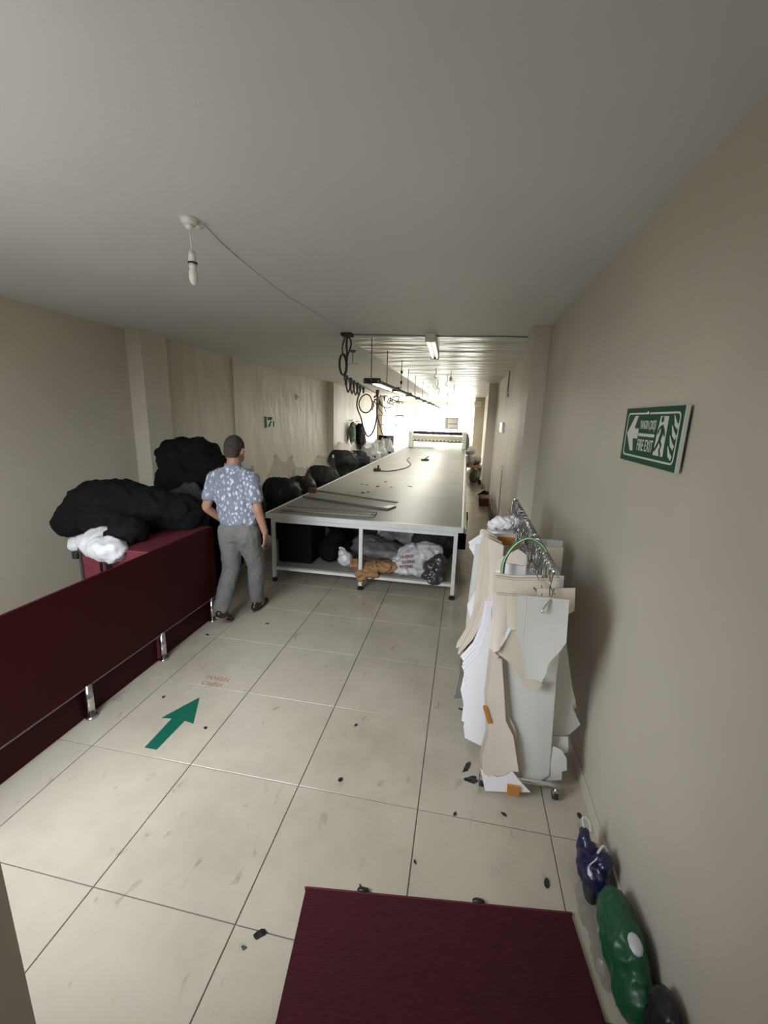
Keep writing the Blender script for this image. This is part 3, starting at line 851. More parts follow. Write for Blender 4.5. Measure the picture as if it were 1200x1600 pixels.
# ------------------------------------------------------------------ film bags full of black garments along the left wall
bagspec = [(-2.78, 4.86, .95, .30, .05), (-2.62, 5.75, .95, .28, .05), (-2.58, 6.45, .88, .24, 0), (-2.60, 7.55, .93, .31, .06), (-2.62, 9.0, 1.12, .33, .05), (-2.62, 10.4, 1.0, .30, 0), (-2.60, 11.6, .98, .30, .06), (-2.60, 12.7, .98, .28, .05), (-2.58, 14.0, .98, .28, 0)]
blab = ['clear film bag of black garments right beside the walking man', 'clear film bag of black garments second from the walking man', 'small film bag of black garments third from the walking man', 'film bag of black garments with a limp top just before the second left pillar',
        'tall domed film bag of black garments just past the second left pillar', 'film bag of black garments second past the pillar', 'film bag of black garments under a milky cover third past the pillar', 'milky film bag fourth past the second left pillar', 'milky film bag furthest along the left side']
for k, (x, y, zt, r, lean) in enumerate(bagspec):
    t = thing('film_bag', blab[k], 'bag', (x, y, 0), group='film bags of garments along the left wall')
    bm = BM()
    for c, q in [((0, 0, .28), (r * 1.05, r * 1.05, .30)), ((.02, 0, zt - .30), (r, r, .28)), ((-r * .4, .02, zt - .26), (r * .62, r * .8, .24)), ((r * .3, -.04, zt - .22), (r * .62, r * .7, .19)), ((0, .03, zt * .5), (r * .95, r * .95, .32))]:
        ell(bm, c, q)
    remesh('garments', bm, M_black, .028, t, 2, (.025, 6))
    bm = BM()
    milky = k in (6, 7, 8)
    top = zt + (.04 if milky else .02)
    ell(bm, (0, 0, .30), (r * 1.12, r * 1.12, .31)); ell(bm, (0, 0, zt - .28), (r * 1.12, r * 1.10, .31))
    ell(bm, (0, 0, zt * .5), (r * 1.06, r * 1.06, .34))
    # gathered, half-empty top of the bag
    hgt = (.22, .30, .12, .16, .13, .10, .17, .16, .15)[k]
    for (dx, dy) in ((0, 0), (r * .45, -.03), (-r * .4, .02)):
        limb(bm, [(dx * .7, dy, zt - .1), (dx * .9 + lean, dy, zt + hgt * .5), (dx * 1.15 + lean, dy, zt + hgt * (1 if dx else .55))], [r * .55, r * .24, .022], .5)
    if not milky:
        kb = BM(); ell(kb, (r * .52 + lean, -.03, zt + hgt * .98), (.022, .02, .035)); ell(kb, (-r * .45 + lean, .02, zt + hgt * .9), (.018, .018, .03)); link('knot', kb, M_filmw, t, True)
    remesh('film', bm, M_filmw if milky else M_film, .022, t, 3, (.018, 8))
# hanging jacket and green garment on the left wall beyond the second pillar
hk = thing('hanging_jacket', 'black jacket hanging on the left wall above the film bags', 'clothes', (-3.80, 14.9, 0), group=None)
bm = BM()
for c, r in [((.05, .35, 1.15), (.12, .42, .42)), ((.05, .10, 1.42), (.09, .2, .16)), ((.05, .55, .85), (.12, .32, .40))]: ell(bm, c, r)
remesh('cloth', bm, M_black, .03, hk, 2, (.03, 5))
bm = BM(); cyl(bm, (-.08, .1, 1.62), (.06, .1, 1.64), .012); link('peg', bm, M_alu, hk)
hk = thing('hanging_smock', 'green garment hanging on the left wall beside the black jacket', 'clothes', (-3.80, 14.0, 0))
bm = BM()
for c, r in [((.05, .0, 1.25), (.10, .28, .36)), ((.05, .05, 1.5), (.07, .12, .14))]: ell(bm, c, r)
remesh('cloth', bm, mat('green_cloth', (.05, .09, .035), .8), .03, hk, 2, (.03, 5))
bm = BM(); cyl(bm, (-.08, .05, 1.66), (.06, .05, 1.68), .012); link('peg', bm, M_whitep, hk)

# clothes rail before the far glazing
cr = thing('clothes_rail', 'metal rail frame standing before the far glazing left of the table', 'rack', (-2.98, 17.0, 0))
for x in (-.5, .5):
    bm = BM(); cyl(bm, (x, 0, 0), (x, 0, 1.9), .018); link('upright', bm, M_cableg, cr)
    bm = BM(); cyl(bm, (x, -.3, .02), (x, .3, .02), .018); link('base_bar', bm, M_cableg, cr)
for z in (1.06, 1.5, 1.88):
    bm = BM(); cyl(bm, (-.5, 0, z), (.5, 0, z), .014); link('rail', bm, M_cableg, cr)
for (x, w, m_, lb) in ((-3.28, .17, M_black, 'black garment folded over the low rail'), (-2.96, .15, mat('mauve_cloth', (.17, .14, .15), .8), 'grey-mauve garment folded over the low rail')):
    bm = BM(); box(bm, x - w, x + w, 16.965, 17.035, .66, 1.085, .015)
    bmesh.ops.subdivide_edges(bm, edges=bm.edges[:], cuts=3, use_grid_fill=True)
    for v in bm.verts: v.co.y += .02 * noise.noise(v.co * 8)
    tag(link('folded_garment', bm, m_, smooth=True), lb, 'clothes')
for (x, y, m_, lb) in ((-3.15, 16.5, mat('orange_cloth', (.50, .13, .06), .8), 'orange-red cloth bundle below the clothes rail'), (-2.9, 16.4, M_bagw, 'white cloth bundle below the clothes rail')):
    t = thing('cloth_bundle', lb, 'fabric', (x, y, 0))
    bm = BM(); ell(bm, (0, 0, .35), (.13, .15, .36)); ell(bm, (0, 0, .12), (.16, .2, .14)); remesh('cloth', bm, m_, .03, t, 2, (.03, 6))

# ------------------------------------------------------------------ spreading machine on the far part of the table
sp = thing('spreading_machine', 'white fabric spreading machine bridging the far end of the cutting table', 'machine', (-.93, 15.0, TZ))
for s, x in ((-1, -.93), (1, .93)):
    bm = BM(); box(bm, x - .07, x + .07, -.30, .30, .02, .58, .03); link('side_frame', bm, M_whitep, sp)
    bm = BM(); cyl(bm, (x - .075, 0, .12), (x + .075, 0, .12), .09, seg=20); link('wheel', bm, M_dgrey, sp)
    bm = BM(); cyl(bm, (x - .09, -.05, .53), (x + .09, -.05, .53), .085, seg=20); link('roller_hub', bm, M_whitep, sp)
bm = BM(); prism(bm, [(.92, .58), (1.05, .55), (1.10, .40), (1.12, .18), (1.04, .02), (.96, .02)], -.28, .1); link('side_cover', bm, M_cableg, sp)
bm = BM(); cyl(bm, (-.86, -.05, .54), (.86, -.05, .54), .055, seg=20); link('top_roller', bm, M_dgrey, sp, True)
bm = BM(); box(bm, -.86, .86, -.16, .12, .22, .45, .02); link('cross_beam', bm, mat('beam_paint', (.50, .46, .36), .5), sp)
bm = BM(); box(bm, -.86, .86, -.20, -.158, .27, .31, .004); link('guide_bar', bm, M_whitep, sp)
for k in range(13):
    bm = BM(); box(bm, -.80 + k * .128, -.73 + k * .128, -.208, -.198, .275, .305, .003); link('slot', bm, M_dgrey, sp)
bm = BM(); box(bm, -.84, -.1, -.05, .05, .02, .05, .005); link('tray', bm, M_white, sp)
cb = thing('control_cabinet', 'grey-green control cabinet hung above the spreading machine', 'cabinet', (-.62, 15.6, 1.40))
bm = BM(); box(bm, -.10, .36, -.12, .12, .06, .46, .01); link('cabinet_body', bm, M_frame, cb)
bm = BM(); box(bm, .0, .33, -.13, -.12, .26, .42, .004); box(bm, .0, .33, -.13, -.12, .10, .22, .004); link('panel', bm, M_whitep, cb)
bm = BM(); cyl(bm, (-.08, 0, 0), (-.08, 0, .1), .02); cyl(bm, (.34, 0, 0), (.34, 0, .1), .02); cyl(bm, (-.3, 0, .0), (.5, 0, .0), .02); link('bracket', bm, M_alu, cb)
bm = BM(); cyl(bm, (-.08, 0, .46), (-.08, 0, 1.32), .012); link('hanger_rod', bm, M_alu, cb)
# ------------------------------------------------------------------ pattern rack by the right wall
RX, RZ = .40, 1.22
rk = thing('pattern_rack', 'chrome rolling rack beside the right wall carrying card patterns', 'rack', (RX, 2.6, 0))
bm = BM(); cyl(bm, (.02, -.80, RZ), (.035, .86, RZ), .013, seg=16); link('rail', bm, M_chrome, rk, True)
for y in (-.72, .80):
    yu = y + .10 if y < 0 else y
    bm = BM(); cyl(bm, (.02, yu, .08), (.02, yu, RZ), .013, seg=14); link('upright', bm, M_chrome, rk, True)
    bm = BM(); cyl(bm, (-.20, y, .075), (.19, y, .075), .014, seg=14); link('base_bar', bm, M_chrome, rk, True)
    for x in (-.19, .17):
        bm = BM(); cyl(bm, (x, y, .04), (x, y, .075), .010); box(bm, x - .014, x + .014, y - .02, y + .02, .03, .055, .004)
        c = link('caster', bm, M_chrome, rk)
        bm = BM(); cyl(bm, (x - .011, y, .028), (x + .011, y, .028), .028, seg=18); link('wheel', bm, M_dgrey, c, True)
bm = BM(); cyl(bm, (.02, -.72, .075), (.02, .80, .075), .012); link('base_bar', bm, M_chrome, rk, True)

COLS = dict(A=M_cardg, A2=M_cardg, B=M_card, B2=M_cardp, K=M_card, C=M_cardg, D=M_cardg, D2=M_cardg, H=M_cardp, G=M_paper, Fs=M_cardg, F2=M_cardg, E=M_paper, E2=M_paper, S1=M_card, S2=M_cardp, Gr=M_grey, T1=M_paper, T2=M_paper, W1=M_paper, T3=M_card, U1=M_paper, U2=M_cardp, V1=M_card, R1=M_cardg, R2=M_card, R3=M_cardg)
LAB = dict(A='light grey card pattern hanging frontmost with a stepped lower right edge', A2='narrow grey card strip just left behind the frontmost pattern', B='short cream card strip at the top front of the rack', B2='pinkish cream card pattern at the front left top of the rack',
           K='cream collar-shaped card pattern curving under the frontmost pattern', C='largest light grey card pattern hanging down nearly to the floor', D='grey card pattern flaring out towards the right wall', D2='grey card behind the flaring right one',
           H='long flared cream card pattern low at the front left', G='white paper pattern with a scooped top standing on the floor at the front', Fs='round-topped small grey card pattern low by the right caster', F2='small square grey card above the round-topped one',
           E='white jagged-edged paper patterns hanging low on the left side', E2='white pointed paper pattern on the upper left of the rack', S1='long curved beige card bundle sweeping down the left side', S2='pinkish card strip nested inside the curved beige bundle', Gr='dark grey card pattern behind the left side with orange tape',
           T1='white pointed card jutting left at the top of the rack', T2='white card corner with orange tape jutting left', W1='bundle of white paper at the far top of the rack', T3='cream card with brown tape along its top', U1='white card in the green hoop', U2='pinkish card behind the green hoop', V1='folded beige card across the rack inside the hoop',
           R1='grey board standing tallest at the right behind the hoop', R2='beige card sticking out right behind the frontmost pattern', R3='grey card at the right under the hoop')


def curl(bm, x0, x1, amt, key):
    """cut the sheet into a grid and let it bow, its cut edges stay brown board"""
    zs = [v.co.z for v in bm.verts]
    for k in range(1, 7):
        bmesh.ops.bisect_plane(bm, geom=bm.verts[:] + bm.edges[:] + bm.faces[:], plane_co=(x0 + (x1 - x0) * k / 7, 0, 0), plane_no=(1, 0, 0))
    for k in range(1, 9):
        bmesh.ops.bisect_plane(bm, geom=bm.verts[:] + bm.edges[:] + bm.faces[:], plane_co=(0, 0, min(zs) + (max(zs) - min(zs)) * k / 9), plane_no=(0, 0, 1))
    zt, w, h_ = max(zs), (x1 - x0), max(.05, max(zs) - min(zs))
    for f in bm.faces:
        f.normal_update(); f.material_index = 0 if abs(f.normal.y) > .7 else 1; f.smooth = abs(f.normal.y) > .7
    for e in bm.edges:
        if len(e.link_faces) == 2 and e.link_faces[0].material_index != e.link_faces[1].material_index: e.smooth = False
    amt *= .5
    for v in bm.verts:
        u, q = (v.co.x - x0) / w - .5, (zt - v.co.z) / h_
        v.co.y += amt * (1.6 * u * u * (.3 + q) + .5 * q * q * sin(key * 2.1 + u * 3) + .25 * sin(q * 4 + key))


CURL = dict(A=-.035, C=.05, D=.07, H=-.05, E=.06, S1=.05, B=.02, B2=.02, A2=-.03, K=-.03, G=.0, V1=.02)
GP = 'card patterns hanging on the rolling rack'


def sheets(key, Y, out, n=1, gap=.006):
    t = thing('card_pattern', LAB[key], 'pattern', (out[0][0], Y, 0), group=GP)
    for k in range(n):
        j = min(k, 4) * .006; sx_ = random.uniform(-1, .6) * j; sz_ = random.uniform(0, 1.2) * j
        bm = BM()
        prism(bm, [(x - out[0][0] + sx_, max(z, .004) + sz_) for x, z in out], k * gap, k * gap + .0032)
        xs_ = [v.co.x for v in bm.verts]
        curl(bm, min(xs_), max(xs_), CURL.get(key, .03), len(key) + ord(key[0]) + k * .15)
        o_ = link('sheet', bm, COLS[key] if k % 2 == 0 else (M_card if COLS[key] is not M_paper else M_paper), t)
        o_.data.materials.append(M_edge)
    return t


PT = {}
for key, (Y, out) in PATS.items():
    n = dict(A=2, E=7, S1=7, S2=3, E2=4, T1=3, T2=3, Gr=3, H=6, B=3, B2=3, V1=4, C=2, D=3, T3=3, W1=6, U1=2).get(key, 1)
    PT[key] = sheets(key, Y, out, n, dict(E=.028, S1=.016, S2=.02, T1=.03, Gr=.03).get(key, .006))


def tape(key, x0, x1, z0, z1, rot=0):
    t = PT[key]
    bm = BM(); box(bm, x0 - t.location.x, x1 - t.location.x, -.012, .006, z0, z1, rot=Matrix.Rotation(rot, 3, 'Y') if rot else None)
    o = link('tape', bm, M_tape, t); o['label'] = 'strip of glossy brown tape'


tape('T3', .20, .33, 1.115, 1.165)
tape('T2', .16, .235, .70, .74, .25)
tape('Gr', .135, .215, .53, .572, .4)
tape('H', .195, .215, .40, .49, -.35)
tape('G', .33, .39, .03, .085)
tape('T1', .20, .26, 1.03, 1.06, .1)
# two punched holes with red rims on the cream pattern
for (x, z) in ((.222, .775), (.232, .757)):
    bm = BM(); cyl(bm, (x - PT['H'].location.x, -.002, z), (x - PT['H'].location.x, 0, z), .005); link('punched_hole', bm, M_red, PT['H'])
# plainer patterns filling the depth of the rack
for k in range(18):
    y = 1.98 + k * .078
    x0, x1 = (.26 if y < 2.35 else .20 if k % 2 else .17) + random.uniform(-.05, .04), (.53 if y < 2.6 else .60) + random.uniform(-.06, .05)
    zt, zb = 1.06 + random.uniform(-.05, .04), .18 + random.uniform(-.06, .25)
    out = [(x0, zt), (x1, zt + random.uniform(-.03, .02)), (x1 + .01, (zt + zb) / 2), (x1 - random.uniform(0, .10), zb), ((x0 + x1) / 2, zb - .04), (x0 + random.uniform(-.03, .06), zb + .03), (x0 - .02, zb + .35)]
    t = thing('card_pattern', 'plain pale card pattern hidden in the middle of the rack row', 'pattern', (out[0][0], y, 0), group='plain card patterns deep in the rack row')
    bm = BM(); prism(bm, [(a - out[0][0], z) for a, z in out], 0, .003)
    curl(bm, 0, x1 - x0, random.uniform(-.04, .04), k)
    link('sheet', bm, random.choice((M_card, M_cardp, M_cardg, M_paper)), t).data.materials.append(M_edge)

# chrome pattern hooks on the rail
hooks = []
for k in range(34):
    y = 1.84 + k * .047
    s = random.choice((-1, 1))
    tilt = random.uniform(-.5, .5)
    c, sn = cos(tilt), sin(tilt)
    pts = []
    for a in range(0, 200, 25):
        q = radians(a - 20)
        pts.append((.018 * cos(q) * s, 0, .020 * sin(q)))
    pts = pts[::-1] if False else pts
    path = [(-x, 0, z) for x, _, z in pts[::-1]]
    x_end = path[-1]
    path += [(x_end[0] * .6, 0, -.05), (.0, 0, -.13), (.012 * s, 0, -.15), (.026 * s, 0, -.14)]
    bm = BM(); tube(bm, [(x * c, x * sn, z) for x, _, z in smoothpath(path, 3)], .0032, 6)
    lb = 'chrome wire pattern hook in the crowded row on the rack rail'
    if k == 0: lb = 'chrome hook nearest the camera at the front end of the rack rail'
    o = link('pattern_hook', bm, M_wire, smooth=True, loc=(RX + .02 + .01 * (y - 1.8), y, RZ - .003))
    tag(o, lb, 'hook', 'pattern hooks on the rack rail')
# big hook piercing the front sheet
bm = BM(); tube(bm, smoothpath([(.385, 1.75, 1.055), (.372, 1.735, 1.062), (.385, 1.745, 1.085), (.41, 1.765, 1.115), (.425, 1.80, 1.145)]), .0045, 8)
tag(link('wire_hook', bm, M_chrome, smooth=True), 'chrome hook end poking through the frontmost card pattern', 'hook')
# crumpled wire and film clutter on the rail
cl = thing('hanger_cluster', 'dense tangle of chrome clips and wire hanging from the rack rail', 'hangers', (RX + .01, 2.2, 1.08))
bm = BM()
for k in range(90):
    y = random.uniform(-.38, 1.15); w = .02 + .035 * random.random()
    a = Vector((random.uniform(-w, w), y, random.uniform(-.02, .13)))
    b_ = a + Vector((random.uniform(-.03, .03), random.uniform(-.03, .03), -random.uniform(.03, .11)))
    tube(bm, [a, a.lerp(b_, .5) + Vector((random.uniform(-.012, .012), 0, 0)), b_], .0026, 5)
o = link('wire', bm, M_wire, cl, True); o['kind'] = 'stuff'
t = blob('paper_roll_bundle', 'ruffled white paper bundle at the far top left of the rack', 'paper', (.34, 3.06, 1.08), [((-.02, 0, .04), (.09, .06, .05)), ((.06, .02, .05), (.07, .05, .045)), ((-.08, 0, .02), (.05, .05, .035))], M_paper, .008, (.016, 26), 'paper')
# green double hoop
hp3 = thing('green_hose', 'green hose loop arching over the pattern rack', 'hose', (.34, 2.05, 0))
M_hose = mat('green_hose', (.05, .26, .06), .3, .6)
for k, dy in enumerate((0, .022)):
    rr_ = 1 - .07 * k
    pts = [(-.11 * rr_, dy, .99), (-.11 * rr_, dy, 1.09), (-.105 * rr_, dy, 1.17), (-.065 * rr_, dy, 1.25), (0, dy, 1.283 + .01 * (1 - k)), (.065 * rr_, dy, 1.26), (.10 * rr_, dy, 1.20), (.112 * rr_, dy, 1.13), (.11 * rr_, dy, 1.03)]
    bm = BM(); tube(bm, smoothpath(pts, 5), .0075, 8); link('hose', bm, M_hose, hp3, True)
    bm = BM(); tube(bm, [Vector(q) + Vector((0, -.0065, .003)) for q in smoothpath(pts, 5)], .0022, 6); link('pale_stripe', bm, M_whitep, hp3, True)

# ------------------------------------------------------------------ fire exit sign on the right wall
sg = thing('exit_sign', 'green and white fire exit sign with left arrow on the right wall', 'sign', (XR - .004, 2.14, 1.69))
SW, SH = .565, .225
ax_u, ax_v, ax_n = Vector((0, -1, 0)), Vector((0, 0, 1)), Vector((-1, 0, 0))
tiltm = .012


def sgp(u, v, d=0):
    # the plate stands off the wall a little more at its near end
    return Vector((-(.006 + tiltm * u / SW) - d, -u, v))


def plate(name, pts, m, d0, d1, parent=sg):
    bm = BM()
    A = [bm.verts.new(sgp(u, v, d0)) for u, v in pts]; B = [bm.verts.new(sgp(u, v, d1)) for u, v in pts]
    f1 = bm.faces.new(A); f2 = bm.faces.new(B[::-1])
    for i in range(len(pts)):
        bm.faces.new((A[i], B[i], B[(i + 1) % len(pts)], A[(i + 1) % len(pts)]))
    f1.normal_update(); f2.normal_update()
    bmesh.ops.triangulate(bm, faces=[f1, f2])
    return link(name, bm, m, parent)


def rrect(x0, x1, y0, y1, r, n=5):
    o = []
    for cx_, cy_, a0 in ((x1 - r, y1 - r, 0), (x0 + r, y1 - r, 90), (x0 + r, y0 + r, 180), (x1 - r, y0 + r, 270)):
        for k in range(n + 1):
            a = radians(a0 + 90 * k / n); o.append((cx_ + r * cos(a), cy_ + r * sin(a)))
    return o


plate('plate', [(0, 0), (SW, 0), (SW, SH), (0, SH)], M_green, -.004, 0)
plate('plate_edge', [(SW - .002, 0), (SW + .004, 0), (SW + .004, SH), (SW - .002, SH)], M_signw, -.010, .002)
oo, ii = rrect(.028, SW - .028, .022, SH - .020, .022), rrect(.035, SW - .035, .029, SH - .027, .016)
bm = BM()
vo = [[bm.verts.new(sgp(u, v, d)) for u, v in ring] for ring, d in ((oo, .0002), (oo, .001), (ii, .001), (ii, .0002))]
for a in range(3):
    for i in range(len(oo)):
        j = (i + 1) % len(oo); bm.faces.new((vo[a][i], vo[a][j], vo[a + 1][j], vo[a + 1][i]))
link('border', bm, M_signw, sg)
plate('arrow', [(.045, .118), (.118, .192), (.152, .192), (.125, .140), (.175, .140), (.175, .098), (.122, .098), (.142, .046), (.108, .046)], M_signw, .0002, .001)
plate('divider', [(.182, .110), (.345, .110), (.345, .122), (.182, .122)], M_signw, .0002, .001)
# running figure in a doorway
plate('doorway', [(.358, .045), (.445, .045), (.445, .190), (.376, .190), (.368, .13)], M_signw, .0002, .0009)
M_gd = M_green
def stroke(name, pts, ws, m, d0, d1):
    L_, R_ = [], []
    for k, (u, v) in enumerate(pts):
        a = Vector(pts[max(k - 1, 0)]); b_ = Vector(pts[min(k + 1, len(pts) - 1)])
        t_ = (b_ - a).normalized(); n_ = Vector((-t_.y, t_.x)) * ws[k]
        L_.append((u + n_.x, v + n_.y)); R_.append((u - n_.x, v - n_.y))
    bm = BM()
    for k in range(len(pts) - 1):
        q = [L_[k], L_[k + 1], R_[k + 1], R_[k]]
        A = [bm.verts.new(sgp(*p_, d0)) for p_ in q]; B = [bm.verts.new(sgp(*p_, d1)) for p_ in q]
        bm.faces.new(A); bm.faces.new(B[::-1])
        for i_ in range(4): bm.faces.new((A[i_], B[i_], B[(i_ + 1) % 4], A[(i_ + 1) % 4]))
    return link(name, bm, m, sg)


fg = stroke('running_figure', [(.404, .158), (.410, .130), (.398, .102)], [.010, .012, .010], M_gd, .001, .0016)
for pts_, w_ in (([(.398, .104), (.418, .084), (.410, .066), (.424, .046)], .0065), ([(.398, .104), (.384, .082), (.368, .066), (.352, .064)], .0065), ([(.404, .152), (.424, .140), (.434, .118)], .005), ([(.404, .154), (.384, .146), (.374, .126)], .005)):
    stroke('limb_stroke', pts_, [w_] * len(pts_), M_gd, .001, .0016)
plate('head_dot', [(.398 + .011 * cos(2 * pi * k / 12), .178 + .011 * sin(2 * pi * k / 12)) for k in range(12)], M_gd, .001, .0016)
for k in range(4):
    u, v = .486 + .004 * k, .056 + k * .036
    stroke('flame', [(u + .030, v - .012), (u + .008, v), (u - .012, v + .030)], [.008, .009, .001], M_signw, .0002, .001)
for nm, txt, z, hh in (('turkish_text', 'YANGIN ÇIKIŞI', .130, .046), ('english_text', 'FIRE EXIT', .052, .046)):
    flat_text(nm, txt, M_signw, sg, sgp(.186, z, .0008) + Vector((0, 0, 0)), Vector((-tiltm / SW, -1, 0)).normalized(), (0, 0, 1), .158, hh)
bm = BM(); cyl(bm, sgp(.262, SH - .022, 0), sgp(.262, SH - .022, .006), .006); link('screw', bm, M_chrome, sg)

# ------------------------------------------------------------------ markings on the floor
ar = tag(link('floor_arrow', prism(BM(), [(0, .45), (-.11, .225), (-.045, .235), (-.038, 0), (.038, 0), (.045, .235), (.11, .225)], .0002, .0012, 'XY'), M_arrow, loc=(-1.60, 1.72, 0), rot=(0, 0, .0)), 'dark green arrow stuck on the floor pointing into the room', 'arrow')
ft = thing('floor_lettering', 'worn red lettering in two lines on the floor beyond the green arrow', 'lettering', (-1.60, 2.34, 0))
flat_text('upper_line', 'YANGIN', M_red, ft, (-.10, .015, .0008), (1, 0, 0), (0, 1, 0), .19, .045)
flat_text('lower_line', 'ÇIKIŞI', M_red, ft, (-.08, -.05, .0008), (1, 0, 0), (0, 1, 0), .15, .045)

# ------------------------------------------------------------------ maroon mat at the camera's feet
M_mat = mat('maroon_mat', (.08, .015, .021), .85, .2, var=.35, vscale=30, stretch=(1, 9, 1), bump=.6, bscale=45)
mt = thing('floor_mat', 'dark maroon ribbed mat in the foreground doorway', 'mat', (.06, .94, 0), radians(7))
bm = BM(); box(bm, -.515, .515, -.35, .35, .001, .014, .004); link('pile', bm, M_mat, mt)
bm = BM(); box(bm, -.52, .52, .345, .353, .001, .0145, .002); link('edging', bm, M_maroon2, mt)

# ------------------------------------------------------------------ bundles against the right wall in the foreground
t = blob('blue_bag', 'dark blue plastic bag lying by the right wall behind the green one', 'bag', (.64, 1.50, 0), [((0, 0, .07), (.06, .10, .075)), ((-.02, .07, .11), (.03, .045, .06)), ((.02, -.02, .12), (.045, .05, .05))], mat('blue_plastic', (.012, .012, .055), .25, .6), .009, (.010, 16), 'bag_body')
bm = BM(); tube(bm, smoothpath([(-.02, .09, .16), (-.025, .11, .19), (0, .105, .185), (.0, .07, .165)]), .005); link('bag_handle', bm, M_bagw, t, True)
bm = BM(); tube(bm, smoothpath([(.0, -.02, .165), (.025, .0, .185), (.045, .0, .165)]), .005); link('bag_handle', bm, M_bagw, t, True)
t = blob('green_bag', 'large dark green plastic bag against the right wall beside the mat', 'bag', (.655, 1.20, 0), [((0, 0, .11), (.065, .15, .115)), ((-.005, .08, .13), (.058, .09, .09)), ((0, -.09, .09), (.062, .10, .09))], mat('green_plastic', (.012, .085, .035), .35, .5), .010, (.010, 11), 'bag_body')
bm = BM(); ell(bm, (.0, -.05, .215), (.022, .032, .010), Matrix.Rotation(.2, 3, 'X')); o = link('cap', bm, M_bagw, t, True); o['label'] = 'oval white cap'
blob('black_bag', 'small black bag behind the green bag in the lower right corner', 'bag', (.68, .98, 0), [((0, 0, .13), (.042, .075, .14)), ((0, .03, .2), (.035, .05, .06))], M_blackp, .009, (.008, 14), 'bag_body')
blob('pink_bag', 'faded pink bag at the bottom right edge of the picture', 'bag', (.605, .93, 0), [((0, 0, .05), (.05, .08, .055)), ((-.01, .03, .08), (.035, .04, .04))], mat('pink_plastic', (.20, .10, .12), .5), .009, (.008, 14), 'bag_body')
blob('film_scrap', 'crumpled clear film on the floor left of the green bag', 'film', (.585, 1.36, 0), [((0, 0, .03), (.028, .09, .03)), ((.01, -.15, .025), (.025, .09, .025)), ((.0, .06, .04), (.025, .04, .04))], M_film, .009, (.010, 20), 'film')
blob('rag', 'dark crumpled rag at the far end of the clear film', 'rag', (.60, 1.40, 0), [((.012, .03, .035), (.02, .05, .035))], M_dgrey, .009, (.008, 20), 'cloth')

# ------------------------------------------------------------------ scraps on the floor tiles
for (x, y, sx, sy, lb) in [(-.51, 1.75, .035, .022, 'black scrap on the tile straight in front of the mat'), (-.60, 1.05, .055, .03, 'dark blue-black scrap on the floor left of the mat'), (-.53, 2.15, .03, .015, 'black scrap on the floor between arrow and pattern rack'),
                           (-1.40, 1.93, .03, .02, 'small dark scrap just right of the green floor arrow'), (-2.02, 2.90, .035, .03, 'black scrap on the floor by the far counter foot'), (.10, 2.44, .03, .02, 'dark scrap on the floor left of the pattern rack'),
                           (-.64, 1.0, .018, .012, 'tiny grey scrap beside the dark scrap left of the mat'), (.46, 1.45, .02, .05, 'dark speck on the floor between mat and green bag'), (.08, 1.68, .03, .015, 'small grey scrap in front of the rack, left one'), (.31, 1.73, .03, .015, 'small grey scrap in front of the rack, right one'),
                           (-.28, 1.275, .05, .012, 'thin curled brown scrap at the far edge of the mat'), (-1.83, 2.12, .02, .03, 'reddish speck between counter foot and arrow'), (.14, 1.98, .10, .035, 'black frayed strip beside the front left caster'), (.16, 1.90, .07, .05, 'black tuft beside the white scooped pattern'),
                           (-.08, 1.42, .025, .012, 'dark speck above the right half of the mat'), (.67, 1.80, .03, .03, 'dark crumb at the foot of the right wall'), (-1.62, 3.2, .05, .02, 'dark scrap on the floor just right of the walking man')]:
    scrap((x, y, .0008), sx, sy, M_brown if 'brown' in lb or 'reddish' in lb else M_blackp, lb)
for (x, lb) in ((-.27, 'black lump of lint on the left of the mat edge'), (.18, 'black lump of lint on the right of the mat edge')):
    y = .94 + (x - .06) * .1228 + .352
    bm = BM(); ell(bm, (0, 0, .010), (.024, .012, .012)); ell(bm, (.012, .004, .008), (.014, .010, .010))
    tag(link('lint', bm, M_blackp, smooth=True, loc=(x, y + .01, 0)), lb, 'lint')
# ------------------------------------------------------------------ ceiling fittings
pn = thing('pendant_lamp', 'white pendant lamp holder and bulb hanging from the near ceiling', 'lamp', (-1.335, 2.0, CZ))
bm = BM(); cyl(bm, (0, 0, -.028), (0, 0, 0), .026, .045, 24); cyl(bm, (0, 0, -.045), (0, 0, -.028), .012, .026, 24); link('ceiling_rose', bm, M_whitep, pn, True)
bm = BM(); tube(bm, [(0, 0, -.04), (.002, 0, -.09), (.004, 0, -.14)], .003); link('cord', bm, M_whitep, pn, True)
bm = BM(); cyl(bm, (.004, 0, -.185), (.004, 0, -.135), .020, .014, 20); link('lamp_holder', bm, M_whitep, pn, True)
bm = BM(); cyl(bm, (.004, 0, -.192), (.004, 0, -.185), .0215, seg=20); link('ring', bm, M_dgrey, pn)
bm = BM(); cyl(bm, (.004, 0, -.215), (.004, 0, -.192), .017, .019, 20); ell(bm, (.004, 0, -.245), (.022, .022, .042)); link('bulb', bm, M_whitep, pn, True)
bm = BM(); tube(bm, smoothpath([(.018, .02, -.012), (.035, .035, -.03), (.05, .05, -.012), (.052, .052, 0)]), .0028); link('hook', bm, M_chrome, pn, True)
bm = BM(); tube(bm, smoothpath([(-1.30, 2.06, CZ - .002), (-1.345, 2.33, CZ - .004), (-1.38, 2.74, CZ - .002), (-1.40, 3.28, CZ - .004), (-1.36, 3.9, CZ - .002), (-1.32, 4.72, CZ - .005)]), .0035)
tag(link('ceiling_cable', bm, M_ceil, smooth=True), 'ceiling-coloured cable clipped from the pendant lamp towards the far wiring', 'cable')
bm = BM(); tube(bm, smoothpath([(-1.32, 4.78, CZ - .008), (-.8, 4.84, CZ - .006), (-.2, 4.90, CZ - .008), (.3, 4.93, CZ - .006), (.62, 4.97, CZ - .008)]), .005)
